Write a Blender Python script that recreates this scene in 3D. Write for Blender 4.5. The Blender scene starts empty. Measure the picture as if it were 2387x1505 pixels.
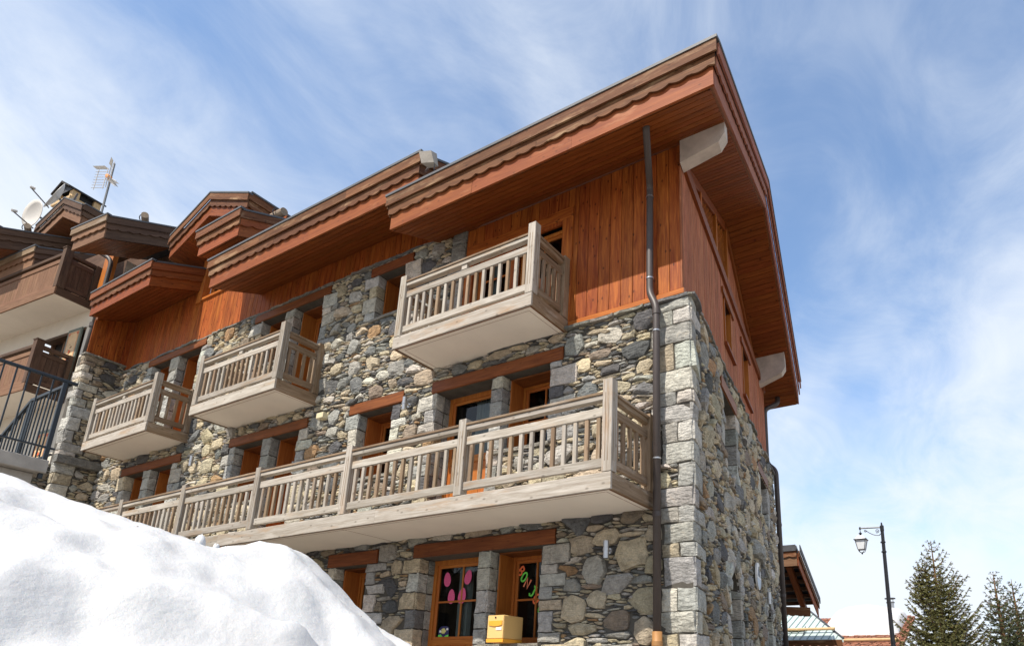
import bpy, math, random
import numpy as np
from mathutils import Vector, Matrix, noise

sc = bpy.context.scene
COL = sc.collection
rnd = random.Random(7)

# ------------------------------------------------------------------ camera
cd = bpy.data.cameras.new("camera"); cam = bpy.data.objects.new("camera", cd); COL.objects.link(cam)
RW = ((0.8586138223427655, 0.5122892801378635, 0.018493175437864523),
      (-0.13752234042684192, 0.2649452043772066, -0.9544064357290578),
      (-0.4938318640645516, 0.8169233330817218, 0.2979368354218396))
cx_, cy_, cz_ = Vector(RW[0]), -Vector(RW[1]), -Vector(RW[2])
cam.matrix_world = Matrix(((cx_.x, cy_.x, cz_.x, 0), (cx_.y, cy_.y, cz_.y, 0), (cx_.z, cy_.z, cz_.z, 1.6), (0, 0, 0, 1)))
cd.sensor_width = 36; cd.lens = 36 * 1585.703 / 2387
cd.shift_x = (1193.5 - 1419.246) / 2387; cd.shift_y = (1104.33 - 752.5) / 2387
cd.clip_start = 0.1; cd.clip_end = 2000
sc.camera = cam

# ------------------------------------------------------------------ light, sky, exposure
SUN = Vector((0.2, 1.0, -1.42)).normalized()
sl = bpy.data.lights.new("sun", 'SUN'); so = bpy.data.objects.new("sun", sl); COL.objects.link(so)
sl.energy = 5.0; sl.angle = math.radians(0.55); sl.color = (1.0, 0.925, 0.82)
so.rotation_euler = SUN.to_track_quat('-Z', 'Y').to_euler(); so.location = (-6, -30, 40)
elev = math.asin(-SUN.z); azim = math.atan2(-SUN.x, -SUN.y)
w = bpy.data.worlds.new("World"); sc.world = w; w.use_nodes = True
nt = w.node_tree; nt.nodes.clear()
def N(nt, t, **k):
    n = nt.nodes.new(t)
    for a, b in k.items():
        if a == 'inp':
            for i, v in b.items(): n.inputs[i].default_value = v
        else: setattr(n, a, b)
    return n
def L(nt, a, ao, b, bi): nt.links.new(a.outputs[ao], b.inputs[bi])
sky = N(nt, 'ShaderNodeTexSky', sky_type='NISHITA', sun_disc=False)
sky.sun_elevation = elev; sky.sun_rotation = azim; sky.altitude = 1800; sky.air_density = 1.0; sky.dust_density = 0.6; sky.ozone_density = 1.5
tc = N(nt, 'ShaderNodeTexCoord'); sep = N(nt, 'ShaderNodeSeparateXYZ'); L(nt, tc, 'Generated', sep, 0)
zz = N(nt, 'ShaderNodeMath', operation='MAXIMUM', inp={1: 0.0}); L(nt, sep, 2, zz, 0)
za = N(nt, 'ShaderNodeMath', operation='ADD', inp={1: 0.32}); L(nt, zz, 0, za, 0)
dx = N(nt, 'ShaderNodeMath', operation='DIVIDE'); dy = N(nt, 'ShaderNodeMath', operation='DIVIDE')
L(nt, sep, 0, dx, 0); L(nt, za, 0, dx, 1); L(nt, sep, 1, dy, 0); L(nt, za, 0, dy, 1)
cmb = N(nt, 'ShaderNodeCombineXYZ'); L(nt, dx, 0, cmb, 0); L(nt, dy, 0, cmb, 1)
m1 = N(nt, 'ShaderNodeMapping'); m1.inputs['Rotation'].default_value = (0, 0, math.radians(95)); m1.inputs['Scale'].default_value = (1.0, 0.7, 1); m1.inputs['Location'].default_value = (3.44, 1.05, 0)
L(nt, cmb, 0, m1, 0)
n1 = N(nt, 'ShaderNodeTexNoise', inp={'Scale': 0.9, 'Detail': 5.0, 'Roughness': 0.52, 'Distortion': 0.55}); L(nt, m1, 0, n1, 'Vector')
n2 = N(nt, 'ShaderNodeTexNoise', inp={'Scale': 4.5, 'Detail': 9.0, 'Roughness': 0.66, 'Distortion': 0.8}); L(nt, m1, 0, n2, 'Vector')
mx = N(nt, 'ShaderNodeMix', data_type='FLOAT', inp={0: 0.2}); L(nt, n1, 0, mx, 2); L(nt, n2, 0, mx, 3)
# more veil towards the horizon
hz = N(nt, 'ShaderNodeMapRange', inp={1: 0.0, 2: 0.62, 3: 0.20, 4: -0.02}); L(nt, zz, 0, hz, 0)
ad = N(nt, 'ShaderNodeMath', operation='ADD'); L(nt, mx, 0, ad, 0); L(nt, hz, 0, ad, 1)
cr = N(nt, 'ShaderNodeMapRange', interpolation_type='SMOOTHSTEP', inp={1: 0.385, 2: 0.635, 3: 0.13, 4: 0.97}); L(nt, ad, 0, cr, 0)
skb = N(nt, 'ShaderNodeVectorMath', operation='SCALE', inp={3: 0.15}); L(nt, sky, 0, skb, 0)
tint = N(nt, 'ShaderNodeVectorMath', operation='MULTIPLY', inp={1: (0.84, 1.18, 1.34)}); L(nt, skb, 0, tint, 0)
cl = N(nt, 'ShaderNodeMix', data_type='RGBA'); cl.inputs[7].default_value = (0.71, 0.755, 0.81, 1)
L(nt, cr, 0, cl, 0); L(nt, tint, 0, cl, 6)
bg = N(nt, 'ShaderNodeBackground', inp={'Strength': 1.0}); L(nt, cl, 2, bg, 0)
wo = N(nt, 'ShaderNodeOutputWorld'); L(nt, bg, 0, wo, 0)
sc.view_settings.view_transform = 'Standard'; sc.view_settings.look = 'None'
sc.view_settings.exposure = 0.42; sc.view_settings.gamma = 1.0; sc.view_settings.use_curve_mapping = False
sc.render.engine = 'CYCLES'
sc.cycles.max_bounces = 7; sc.cycles.transparent_max_bounces = 12

# ------------------------------------------------------------------ materials
def new_mat(name):
    m = bpy.data.materials.new(name); m.use_nodes = True; t = m.node_tree; t.nodes.clear()
    b = N(t, 'ShaderNodeBsdfPrincipled'); o = N(t, 'ShaderNodeOutputMaterial'); L(t, b, 0, o, 0)
    return m, t, b
def plain(name, c, rough=0.7, metal=0.0, noise_amt=0.12, scale=8, bump=0.1):
    m, t, b = new_mat(name)
    b.inputs['Roughness'].default_value = rough; b.inputs['Metallic'].default_value = metal
    g = N(t, 'ShaderNodeNewGeometry')
    n = N(t, 'ShaderNodeTexNoise', inp={'Scale': scale, 'Detail': 6.0, 'Roughness': 0.6}); L(t, g, 'Position', n, 'Vector')
    r = N(t, 'ShaderNodeMapRange', inp={1: 0.25, 2: 0.75, 3: 1 - noise_amt, 4: 1 + noise_amt}); L(t, n, 0, r, 0)
    v = N(t, 'ShaderNodeVectorMath', operation='SCALE', inp={0: c}); L(t, r, 0, v, 3); L(t, v, 0, b, 'Base Color')
    if bump:
        n3 = N(t, 'ShaderNodeTexNoise', inp={'Scale': scale * 9, 'Detail': 4.0}); L(t, g, 'Position', n3, 'Vector')
        bp = N(t, 'ShaderNodeBump', inp={'Strength': bump, 'Distance': 0.01}); L(t, n3, 0, bp, 'Height'); L(t, bp, 0, b, 'Normal')
    return m
def wood(name, c1, c2, dark, patch=None, patch_lo=0.55, rough=0.6, knots=0.0, var=0.16, bump=0.35, long=1.0, fissure=0.0):
    """grain runs along the object's local X"""
    m, t, b = new_mat(name); b.inputs['Roughness'].default_value = rough
    b.inputs['Specular IOR Level'].default_value = 0.18
    tc = N(t, 'ShaderNodeTexCoord'); oi = N(t, 'ShaderNodeObjectInfo')
    sc_ = N(t, 'ShaderNodeMath', operation='MULTIPLY', inp={1: 57.0}); L(t, oi, 'Random', sc_, 0)
    off = N(t, 'ShaderNodeVectorMath', operation='ADD'); L(t, tc, 'Object', off, 0); L(t, sc_, 0, off, 1)
    mp = N(t, 'ShaderNodeMapping'); mp.inputs['Scale'].default_value = (1.1 / long, 13, 13); L(t, off, 0, mp, 0)
    n1 = N(t, 'ShaderNodeTexNoise', inp={'Scale': 1.6, 'Detail': 6.0, 'Roughness': 0.6, 'Distortion': 0.9}); L(t, mp, 0, n1, 'Vector')
    mp2 = N(t, 'ShaderNodeMapping'); mp2.inputs['Scale'].default_value = (2.5 / long, 110, 110); L(t, off, 0, mp2, 0)
    n2 = N(t, 'ShaderNodeTexNoise', inp={'Scale': 1.0, 'Detail': 5.0, 'Roughness': 0.7}); L(t, mp2, 0, n2, 'Vector')
    r = N(t, 'ShaderNodeValToRGB'); e = r.color_ramp.elements
    e[0].position = 0.32; e[0].color = (*c2, 1); e[1].position = 0.66; e[1].color = (*c1, 1); L(t, n1, 0, r, 0)
    g = N(t, 'ShaderNodeMapRange', inp={1: 0.3, 2: 0.62, 3: 0.0, 4: 1.0}); L(t, n2, 0, g, 0)
    mxg = N(t, 'ShaderNodeMix', data_type='RGBA'); mxg.inputs[6].default_value = (*dark, 1); L(t, g, 0, mxg, 0); L(t, r, 0, mxg, 7)
    soft = N(t, 'ShaderNodeMix', data_type='RGBA', inp={0: 0.52 + fissure * 0.42}); L(t, r, 0, soft, 6); L(t, mxg, 2, soft, 7)
    cur = (soft, 2)
    if patch:
        mp3 = N(t, 'ShaderNodeMapping'); mp3.inputs['Scale'].default_value = (0.8, 4.5, 4.5); L(t, off, 0, mp3, 0)
        n3 = N(t, 'ShaderNodeTexNoise', inp={'Scale': 1.6, 'Detail': 7.0, 'Roughness': 0.68}); L(t, mp3, 0, n3, 'Vector')
        pr = N(t, 'ShaderNodeMapRange', inp={1: patch_lo, 2: patch_lo + 0.16, 3: 0.0, 4: 0.8}); L(t, n3, 0, pr, 0)
        mm = N(t, 'ShaderNodeMix', data_type='RGBA'); mm.inputs[7].default_value = (*patch, 1)
        L(t, pr, 0, mm, 0); L(t, cur[0], cur[1], mm, 6); cur = (mm, 2)
    if knots:
        sx_ = N(t, 'ShaderNodeSeparateXYZ'); L(t, off, 0, sx_, 0); sa_ = N(t, 'ShaderNodeMath', operation='ADD'); L(t, sx_, 1, sa_, 0); L(t, sx_, 2, sa_, 1)
        cb_ = N(t, 'ShaderNodeCombineXYZ'); L(t, sx_, 0, cb_, 0); L(t, sa_, 0, cb_, 1)
        mk = N(t, 'ShaderNodeMapping'); mk.inputs['Scale'].default_value = (4.2, 8.0, 1); L(t, cb_, 0, mk, 0)
        vo = N(t, 'ShaderNodeTexVoronoi', voronoi_dimensions='2D', inp={'Scale': 1.0, 'Randomness': 1.0}); L(t, mk, 0, vo, 'Vector')
        sv_ = N(t, 'ShaderNodeSeparateXYZ'); L(t, vo, 'Color', sv_, 0); gt = N(t, 'ShaderNodeMath', operation='GREATER_THAN', inp={1: 0.62}); L(t, sv_, 0, gt, 0)
        kq = N(t, 'ShaderNodeMapRange', inp={1: 0.05, 2: 0.13, 3: knots, 4: 0.0}); L(t, vo, 'Distance', kq, 0); kr = N(t, 'ShaderNodeMath', operation='MULTIPLY'); L(t, kq, 0, kr, 0); L(t, gt, 0, kr, 1)
        mm = N(t, 'ShaderNodeMix', data_type='RGBA'); mm.inputs[7].default_value = (dark[0] * .6, dark[1] * .6, dark[2] * .6, 1)
        L(t, kr, 0, mm, 0); L(t, cur[0], cur[1], mm, 6); cur = (mm, 2)
    hs = N(t, 'ShaderNodeHueSaturation'); L(t, cur[0], cur[1], hs, 'Color')
    vr = N(t, 'ShaderNodeMapRange', inp={1: 0.0, 2: 1.0, 3: 1 - var, 4: 1 + var}); L(t, oi, 'Random', vr, 0); L(t, vr, 0, hs, 'Value')
    h2 = N(t, 'ShaderNodeMath', operation='FRACT'); h1 = N(t, 'ShaderNodeMath', operation='MULTIPLY', inp={1: 7.31}); L(t, oi, 'Random', h1, 0); L(t, h1, 0, h2, 0)
    hr = N(t, 'ShaderNodeMapRange', inp={1: 0.0, 2: 1.0, 3: 0.496, 4: 0.504}); L(t, h2, 0, hr, 0); L(t, hr, 0, hs, 'Hue')
    L(t, hs, 0, b, 'Base Color')
    bp = N(t, 'ShaderNodeBump', inp={'Strength': bump, 'Distance': 0.008}); L(t, n2, 0, bp, 'Height'); L(t, bp, 0, b, 'Normal')
    return m
def stone_mat(name, gain=1.0):
    m, t, b = new_mat(name); b.inputs['Roughness'].default_value = 0.82; b.inputs['Specular IOR Level'].default_value = 0.35
    at = N(t, 'ShaderNodeAttribute', attribute_name='Col'); g = N(t, 'ShaderNodeNewGeometry')
    n1 = N(t, 'ShaderNodeTexNoise', inp={'Scale': 9.0, 'Detail': 8.0, 'Roughness': 0.66, 'Distortion': 0.6}); L(t, g, 'Position', n1, 'Vector')
    n2 = N(t, 'ShaderNodeTexNoise', inp={'Scale': 60.0, 'Detail': 6.0, 'Roughness': 0.7}); L(t, g, 'Position', n2, 'Vector')
    n4 = N(t, 'ShaderNodeTexNoise', inp={'Scale': 3.4, 'Detail': 5.0, 'Roughness': 0.6}); L(t, g, 'Position', n4, 'Vector')
    a1 = N(t, 'ShaderNodeMapRange', inp={1: 0.28, 2: 0.72, 3: 0.62, 4: 1.48}); L(t, n1, 0, a1, 0)
    a2 = N(t, 'ShaderNodeMapRange', inp={1: 0.3, 2: 0.7, 3: 0.72, 4: 1.25}); L(t, n2, 0, a2, 0)
    mu = N(t, 'ShaderNodeMath', operation='MULTIPLY'); L(t, a1, 0, mu, 0); L(t, a2, 0, mu, 1)
    v = N(t, 'ShaderNodeVectorMath', operation='SCALE'); L(t, at, 'Color', v, 0); L(t, mu, 0, v, 3)
    # ochre lichen and rust stains
    st = N(t, 'ShaderNodeMapRange', inp={1: 0.60, 2: 0.74, 3: 0.0, 4: 0.5}); L(t, n1, 0, st, 0)
    mm = N(t, 'ShaderNodeMix', data_type='RGBA'); mm.inputs[7].default_value = (0.36 * gain, 0.25 * gain, 0.13 * gain, 1); L(t, st, 0, mm, 0); L(t, v, 0, mm, 6)
    dk = N(t, 'ShaderNodeMapRange', inp={1: 0.58, 2: 0.76, 3: 0.0, 4: 0.3}); L(t, n4, 0, dk, 0)
    m3 = N(t, 'ShaderNodeMix', data_type='RGBA'); m3.inputs[7].default_value = (0.09, 0.095, 0.10, 1); L(t, dk, 0, m3, 0); L(t, mm, 2, m3, 6)
    L(t, m3, 2, b, 'Base Color')
    ms_ = N(t, 'ShaderNodeMapping'); ms_.inputs['Scale'].default_value = (1, 1, 2.6); ms_.inputs['Rotation'].default_value = (.3, .25, 0); L(t, g, 'Position', ms_, 'Vector')
    n3 = N(t, 'ShaderNodeTexNoise', inp={'Scale': 16.0, 'Detail': 10.0, 'Roughness': 0.74}); L(t, ms_, 0, n3, 'Vector')
    vo = N(t, 'ShaderNodeTexVoronoi', inp={'Scale': 11.0, 'Randomness': 1.0}); L(t, ms_, 0, vo, 'Vector')
    b0 = N(t, 'ShaderNodeBump', inp={'Strength': 0.55, 'Distance': 0.05}); L(t, vo, 'Distance', b0, 'Height')
    bp = N(t, 'ShaderNodeBump', inp={'Strength': 1.0, 'Distance': 0.045}); L(t, n3, 0, bp, 'Height'); L(t, b0, 0, bp, 'Normal'); L(t, bp, 0, b, 'Normal')
    return m
M = {}
M['grey_wood'] = wood('weathered_grey_wood', (0.49, 0.45, 0.395), (0.31, 0.27, 0.22), (0.13, 0.105, 0.08), patch=(0.33, 0.22, 0.13), patch_lo=0.53, rough=0.85, knots=0.5, var=0.17)
M['tan_wood'] = wood('aged_tan_wood', (0.33, 0.24, 0.16), (0.21, 0.14, 0.085), (0.10, 0.065, 0.04), patch=(0.42, 0.37, 0.31), patch_lo=0.54, rough=0.8, knots=0.4, var=0.15)
M['fascia'] = wood('weathered_brown_board', (0.20, 0.085, 0.036), (0.10, 0.038, 0.016), (0.04, 0.016, 0.008), patch=(0.36, 0.23, 0.13), patch_lo=0.53, rough=0.7, knots=0.6, var=0.2)
M['fascia_side'] = wood('reddish_rake_board', (0.34, 0.13, 0.08), (0.24, 0.08, 0.047), (0.11, 0.038, 0.024), rough=0.7, knots=0.3)
M['red_board'] = wood('red_stained_board', (0.31, 0.094, 0.028), (0.21, 0.053, 0.015), (0.11, 0.028, 0.012), patch=(0.42, 0.20, 0.10), patch_lo=0.58, rough=0.6, knots=0.5, var=0.08, bump=0.2)
M['soffit'] = wood('varnished_soffit_plank', (0.29, 0.082, 0.019), (0.17, 0.042, 0.010), (0.06, 0.016, 0.005), rough=0.5, knots=0.7, var=0.12, bump=0.15)
M['wall_wood'] = wood('orange_stained_wall_board', (0.46, 0.135, 0.026), (0.22, 0.044, 0.009), (0.08, 0.016, 0.005), patch=(0.16, 0.031, 0.009), patch_lo=0.52, rough=0.55, knots=0.8, var=0.13, bump=0.2)
M['side_wood'] = wood('rough_red_brown_board', (0.58, 0.225, 0.115), (0.38, 0.115, 0.05), (0.05, 0.018, 0.01), rough=0.8, knots=0.2, var=0.12, bump=0.8, fissure=1.0)
M['lintel'] = wood('oiled_oak_beam', (0.27, 0.088, 0.027), (0.14, 0.04, 0.013), (0.055, 0.017, 0.007), rough=0.5, knots=0.4, var=0.15, bump=0.3)
M['frame'] = wood('orange_varnished_frame', (0.48, 0.165, 0.036), (0.36, 0.108, 0.022), (0.22, 0.06, 0.014), rough=0.4, knots=0.1, var=0.06, bump=0.1)
M['brown_wood'] = wood('dark_brown_wood', (0.135, 0.08, 0.052), (0.075, 0.042, 0.028), (0.03, 0.017, 0.012), patch=(0.18, 0.11, 0.07), patch_lo=0.56, rough=0.7, knots=0.3, var=0.14)
M['brown_panel'] = wood('warm_brown_panel_board', (0.26, 0.145, 0.085), (0.17, 0.085, 0.048), (0.08, 0.042, 0.026), rough=0.7, knots=0.3, var=0.1)
M['dark_soffit'] = wood('brown_soffit_plank', (0.24, 0.095, 0.04), (0.15, 0.055, 0.022), (0.07, 0.025, 0.012), rough=0.55, knots=0.4)
M['stone'] = stone_mat('rubble_stone'); 
M['mortar'] = plain('lime_mortar', (0.075, 0.067, 0.055), 0.95, noise_amt=0.35, scale=6, bump=0.6)
M['street'] = plain('wet_grey_street', (0.22, 0.19, 0.155), 0.8, noise_amt=0.3, scale=0.8, bump=0.3)
M['slab'] = plain('painted_slab_underside', (0.78, 0.72, 0.64), 0.85, noise_amt=0.05, scale=2, bump=0.05)
M['plaster'] = plain('cream_plaster', (0.62, 0.56, 0.47), 0.9, noise_amt=0.06, scale=3)
M['concrete'] = plain('grey_concrete', (0.34, 0.31, 0.27), 0.85, noise_amt=0.22, scale=5, bump=0.3)
M['beam'] = plain('painted_concrete_beam', (0.48, 0.42, 0.37), 0.85, noise_amt=0.22, scale=6, bump=0.25)
M['zinc'] = plain('grey_zinc', (0.16, 0.165, 0.17), 0.5, 0.3, noise_amt=0.15, scale=4, bump=0.05)
M['flash'] = plain('dark_grey_flashing', (0.075, 0.078, 0.085), 0.6, 0.0, noise_amt=0.2, scale=3, bump=0.05)
M['pipe'] = plain('brown_metal_pipe', (0.055, 0.042, 0.038), 0.5, 0.0, noise_amt=0.12, scale=12, bump=0.0)
M['pipe_dark'] = plain('dark_zinc_pipe', (0.075, 0.075, 0.07), 0.4, 0.3, noise_amt=0.12, scale=12, bump=0.0)
M['copper'] = plain('ochre_pipe_base', (0.34, 0.17, 0.06), 0.45, 0.1, noise_amt=0.12, bump=0.0)
M['black'] = plain('black_iron', (0.018, 0.018, 0.022), 0.4, 0.3, bump=0.0)
M['soot'] = plain('sooty_sheet', (0.022, 0.021, 0.022), 0.95, 0.0, bump=0.1)
M['blue_iron'] = plain('blue_black_iron', (0.007, 0.014, 0.022), 0.45, 0.0, bump=0.0)
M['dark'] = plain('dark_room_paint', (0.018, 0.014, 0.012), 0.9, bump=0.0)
M['steel'] = plain('brushed_steel', (0.45, 0.45, 0.46), 0.3, 0.8, noise_amt=0.05, bump=0.0)
M['white'] = plain('white_paint', (0.72, 0.71, 0.68), 0.5, noise_amt=0.05, bump=0.0)
M['dish'] = plain('grey_dish', (0.52, 0.49, 0.45), 0.45, noise_amt=0.05, bump=0.0)
M['curtain'] = plain('grey_green_curtain', (0.30, 0.33, 0.31), 0.9, bump=0.0)
M['yellow'] = plain('pale_yellow_enamel', (0.70, 0.46, 0.18), 0.4, noise_amt=0.03, bump=0.0)
M['yellow_deep'] = plain('deep_yellow_enamel', (0.80, 0.36, 0.04), 0.4, noise_amt=0.03, bump=0.0)
M['pink'] = plain('pink_paper', (0.62, 0.09, 0.22), 0.8, noise_amt=0.2, scale=60, bump=0.0)
M['orange'] = plain('orange_paper', (0.80, 0.16, 0.05), 0.8, bump=0.0)
M['peach'] = plain('peach_paper', (0.80, 0.25, 0.13), 0.8, bump=0.0)
M['green'] = plain('green_paper', (0.15, 0.62, 0.08), 0.8, bump=0.0)
M['navy'] = plain('navy_card', (0.02, 0.02, 0.09), 0.7, bump=0.0)
M['card_yellow'] = plain('straw_card', (0.55, 0.50, 0.18), 0.7, noise_amt=0.3, scale=40, bump=0.0)
M['shutter_green'] = plain('grey_green_shutter_paint', (0.13, 0.15, 0.12), 0.6)
M['shutter_cream'] = plain('cream_shutter_panel', (0.62, 0.42, 0.22), 0.6, noise_amt=0.1)
M['shutter_red'] = plain('red_shutter_ornament', (0.55, 0.12, 0.05), 0.6)
M['shutter_brown'] = plain('brown_floral_ornament', (0.16, 0.09, 0.04), 0.6)
M['orangeplastic'] = plain('orange_plastic', (0.70, 0.25, 0.04), 0.4, bump=0.0)
M['slate'] = plain('dark_roof_slate', (0.05, 0.052, 0.06), 0.6, noise_amt=0.3, scale=9, bump=0.3)
M['greenmetal'] = plain('pale_green_metal_sheet', (0.46, 0.54, 0.52), 0.45, 0.1, noise_amt=0.08, scale=2, bump=0.0)
M['seam'] = plain('darker_green_metal', (0.22, 0.28, 0.27), 0.5, 0.1, bump=0.0)
M['shingle'] = plain('red_brown_wood_shingle', (0.26, 0.105, 0.06), 0.85, noise_amt=0.5, scale=5, bump=0.3)
M['tan'] = plain('tan_round_pole', (0.50, 0.34, 0.17), 0.7, noise_amt=0.2)
M['log'] = plain('grey_brown_log', (0.25, 0.19, 0.135), 0.85, noise_amt=0.3, scale=12, bump=0.3)
M['beige'] = plain('beige_plastic', (0.62, 0.55, 0.36), 0.5, bump=0.0)
M['bark'] = plain('orange_brown_bark', (0.19, 0.105, 0.05), 0.9, noise_amt=0.3, scale=20, bump=0.0)
M['needle'] = plain('spruce_needles', (0.095, 0.092, 0.020), 0.65, noise_amt=0.55, scale=3.0, bump=0.0)
M['needle_b'] = plain('dark_spruce_needles', (0.055, 0.068, 0.022), 0.65, noise_amt=0.5, scale=3.0, bump=0.0)
M['frost'] = plain('frosted_lantern_glass', (0.72, 0.74, 0.76), 0.35, noise_amt=0.05, bump=0.0)
# glass: mostly clear with a real fresnel reflection
m, t, b = new_mat('window_glass'); t.nodes.remove(b)
tr = N(t, 'ShaderNodeBsdfTransparent', inp={0: (0.62, 0.66, 0.66, 1)}); gl = N(t, 'ShaderNodeBsdfGlossy', inp={'Roughness': 0.02}); fr = N(t, 'ShaderNodeFresnel', inp={0: 1.5})
ms = N(t, 'ShaderNodeMixShader'); L(t, fr, 0, ms, 0); L(t, tr, 0, ms, 1); L(t, gl, 0, ms, 2); L(t, ms, 0, [n for n in t.nodes if n.type == 'OUTPUT_MATERIAL'][0], 0)
M['glass'] = m
# snow
m, t, b = new_mat('old_granular_snow'); b.inputs['Roughness'].default_value = 0.6
b.inputs['Subsurface Weight'].default_value = 0.25; b.inputs['Subsurface Radius'].default_value = (0.05, 0.08, 0.12); b.inputs['Subsurface Scale'].default_value = 0.5
g = N(t, 'ShaderNodeNewGeometry'); n1 = N(t, 'ShaderNodeTexNoise', inp={'Scale': 1.7, 'Detail': 6.0, 'Roughness': 0.6}); L(t, g, 'Position', n1, 'Vector')
r = N(t, 'ShaderNodeValToRGB'); r.color_ramp.elements[0].position = 0.3; r.color_ramp.elements[0].color = (0.455, 0.458, 0.466, 1); r.color_ramp.elements[1].position = 0.6; r.color_ramp.elements[1].color = (0.575, 0.575, 0.57, 1)
L(t, n1, 0, r, 0); L(t, r, 0, b, 'Base Color')
n2 = N(t, 'ShaderNodeTexNoise', inp={'Scale': 55.0, 'Detail': 6.0, 'Roughness': 0.75}); L(t, g, 'Position', n2, 'Vector')
n3 = N(t, 'ShaderNodeTexNoise', inp={'Scale': 7.0, 'Detail': 6.0, 'Roughness': 0.6}); L(t, g, 'Position', n3, 'Vector')
b1 = N(t, 'ShaderNodeBump', inp={'Strength': 0.3, 'Distance': 0.015}); L(t, n2, 0, b1, 'Height')
b2 = N(t, 'ShaderNodeBump', inp={'Strength': 0.2, 'Distance': 0.08}); L(t, n3, 0, b2, 'Height'); L(t, b1, 0, b2, 'Normal'); L(t, b2, 0, b, 'Normal')
M['snow'] = m

# ------------------------------------------------------------------ helpers
WM = {}
def V(*a): return Vector(a)
def put(o, parent=None, Mx=None):
    Mx = Mx or Matrix()
    COL.objects.link(o)
    if parent is not None:
        o.parent = parent; o.matrix_parent_inverse = WM[parent.name].inverted()
    o.matrix_basis = Mx; WM[o.name] = Mx.copy()
    return o
def tag(o, label=None, cat=None, group=None, kind=None):
    if label: o['label'] = label
    if cat: o['category'] = cat
    if group: o['group'] = group
    if kind: o['kind'] = kind
    return o
def thing(name, loc, label, cat, group=None):
    o = bpy.data.objects.new(name, None); o.empty_display_size = 0.2
    put(o, None, Matrix.Translation(Vector(loc))); return tag(o, label, cat, group)
def mesh(name, vs, fs, mat, parent=None, axis=None, smooth=False, col=None, origin=None, mats=None, fmat=None):
    """world-space vertices; the object's local X is put along axis"""
    vs = [Vector(v) for v in vs]
    c = Vector(origin) if origin is not None else sum(vs, Vector()) / len(vs)
    if axis is not None:
        x = Vector(axis).normalized(); up = Vector((0, 0, 1)) if abs(x.z) < 0.9 else Vector((0, 1, 0))
        y = up.cross(x).normalized(); z = x.cross(y)
        Mx = Matrix(((x.x, y.x, z.x, c.x), (x.y, y.y, z.y, c.y), (x.z, y.z, z.z, c.z), (0, 0, 0, 1)))
    else: Mx = Matrix.Translation(c)
    inv = Mx.inverted()
    me = bpy.data.meshes.new(name); me.from_pydata([inv @ v for v in vs], [], fs)
    for mm in (mats or [mat]): me.materials.append(mm)
    if fmat: me.polygons.foreach_set('material_index', fmat)
    if smooth: me.polygons.foreach_set('use_smooth', [True] * len(fs))
    if col is not None:
        a = me.color_attributes.new('Col', 'FLOAT_COLOR', 'POINT')
        if len(col) == len(vs) and hasattr(col[0], '__len__'): dat = [x for c_ in col for x in (*c_, 1)]
        else: dat = list((*col, 1)) * len(vs)
        a.data.foreach_set('color', dat)
    me.update()
    return put(bpy.data.objects.new(name, me), parent, Mx)
class MB:
    def __init__(s): s.v = []; s.f = []; s.c = []; s.m = []
    def add(s, vs, fs, col=None, mi=0):
        k = len(s.v); s.v += [Vector(v) for v in vs]; s.f += [tuple(i + k for i in f) for f in fs]
        s.m += [mi] * len(fs)
        if col is not None: s.c += [col] * len(vs)
    def box(s, x0, x1, y0, y1, z0, z1, mi=0):
        s.add([(x, y, z) for x in (x0, x1) for y in (y0, y1) for z in (z0, z1)],
              [(0, 1, 3, 2), (4, 6, 7, 5), (0, 4, 5, 1), (2, 3, 7, 6), (0, 2, 6, 4), (1, 5, 7, 3)], mi=mi)
    def bar(s, p0, p1, w, t, up=(0, 0, 1), ch=0.0, mi=0):
        v, f = bar_geo(p0, p1, w, t, up, ch); s.add(v, f, mi=mi)
    def tube(s, p0, p1, r0, r1=None, n=6, mi=0):
        v, f = tube_geo([p0, p1], [r0, r1 if r1 is not None else r0], n); s.add(v, f, mi=mi)
    def out(s, name, mat, parent=None, axis=None, smooth=False, origin=None, mats=None):
        return mesh(name, s.v, s.f, mat, parent, axis, smooth, s.c if s.c else None, origin, mats, s.m if mats else None)
def bar_geo(p0, p1, w, t, up=(0, 0, 1), ch=0.0):
    p0 = Vector(p0); p1 = Vector(p1); x = (p1 - p0).normalized(); z = Vector(up); z = (z - x * z.dot(x)).normalized(); y = z.cross(x)
    a, b = t / 2, w / 2
    if ch > 0: prof = [(-a + ch, -b), (a - ch, -b), (a, -b + ch), (a, b - ch), (a - ch, b), (-a + ch, b), (-a, b - ch), (-a, -b + ch)]
    else: prof = [(-a, -b), (a, -b), (a, b), (-a, b)]
    n = len(prof); vs = [p + y * q[0] + z * q[1] for p in (p0, p1) for q in prof]
    fs = [(i, (i + 1) % n, n + (i + 1) % n, n + i) for i in range(n)] + [tuple(reversed(range(n))), tuple(range(n, 2 * n))]
    return vs, fs
def bar(name, p0, p1, w, t, mat, parent, up=(0, 0, 1), ch=0.005):
    """w along up, t across"""
    v, f = bar_geo(p0, p1, w, t, up, ch)
    return mesh(name, v, f, mat, parent, axis=Vector(p1) - Vector(p0))
def box(name, x0, x1, y0, y1, z0, z1, mat, parent, ch=0.004):
    """box with its long side as grain axis"""
    d = (x1 - x0, y1 - y0, z1 - z0); k = d.index(max(d)); c = V((x0 + x1) / 2, (y0 + y1) / 2, (z0 + z1) / 2)
    e = [V(1, 0, 0), V(0, 1, 0), V(0, 0, 1)]
    up = e[2] if k != 2 else e[0]
    wv = d[2] if k != 2 else d[0]
    tk = d[1] if k == 0 else (d[0] if k == 1 else d[1])
    return bar(name, c - e[k] * d[k] / 2, c + e[k] * d[k] / 2, wv, tk, mat, parent, up, min(ch, wv * .3, tk * .3))
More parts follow.
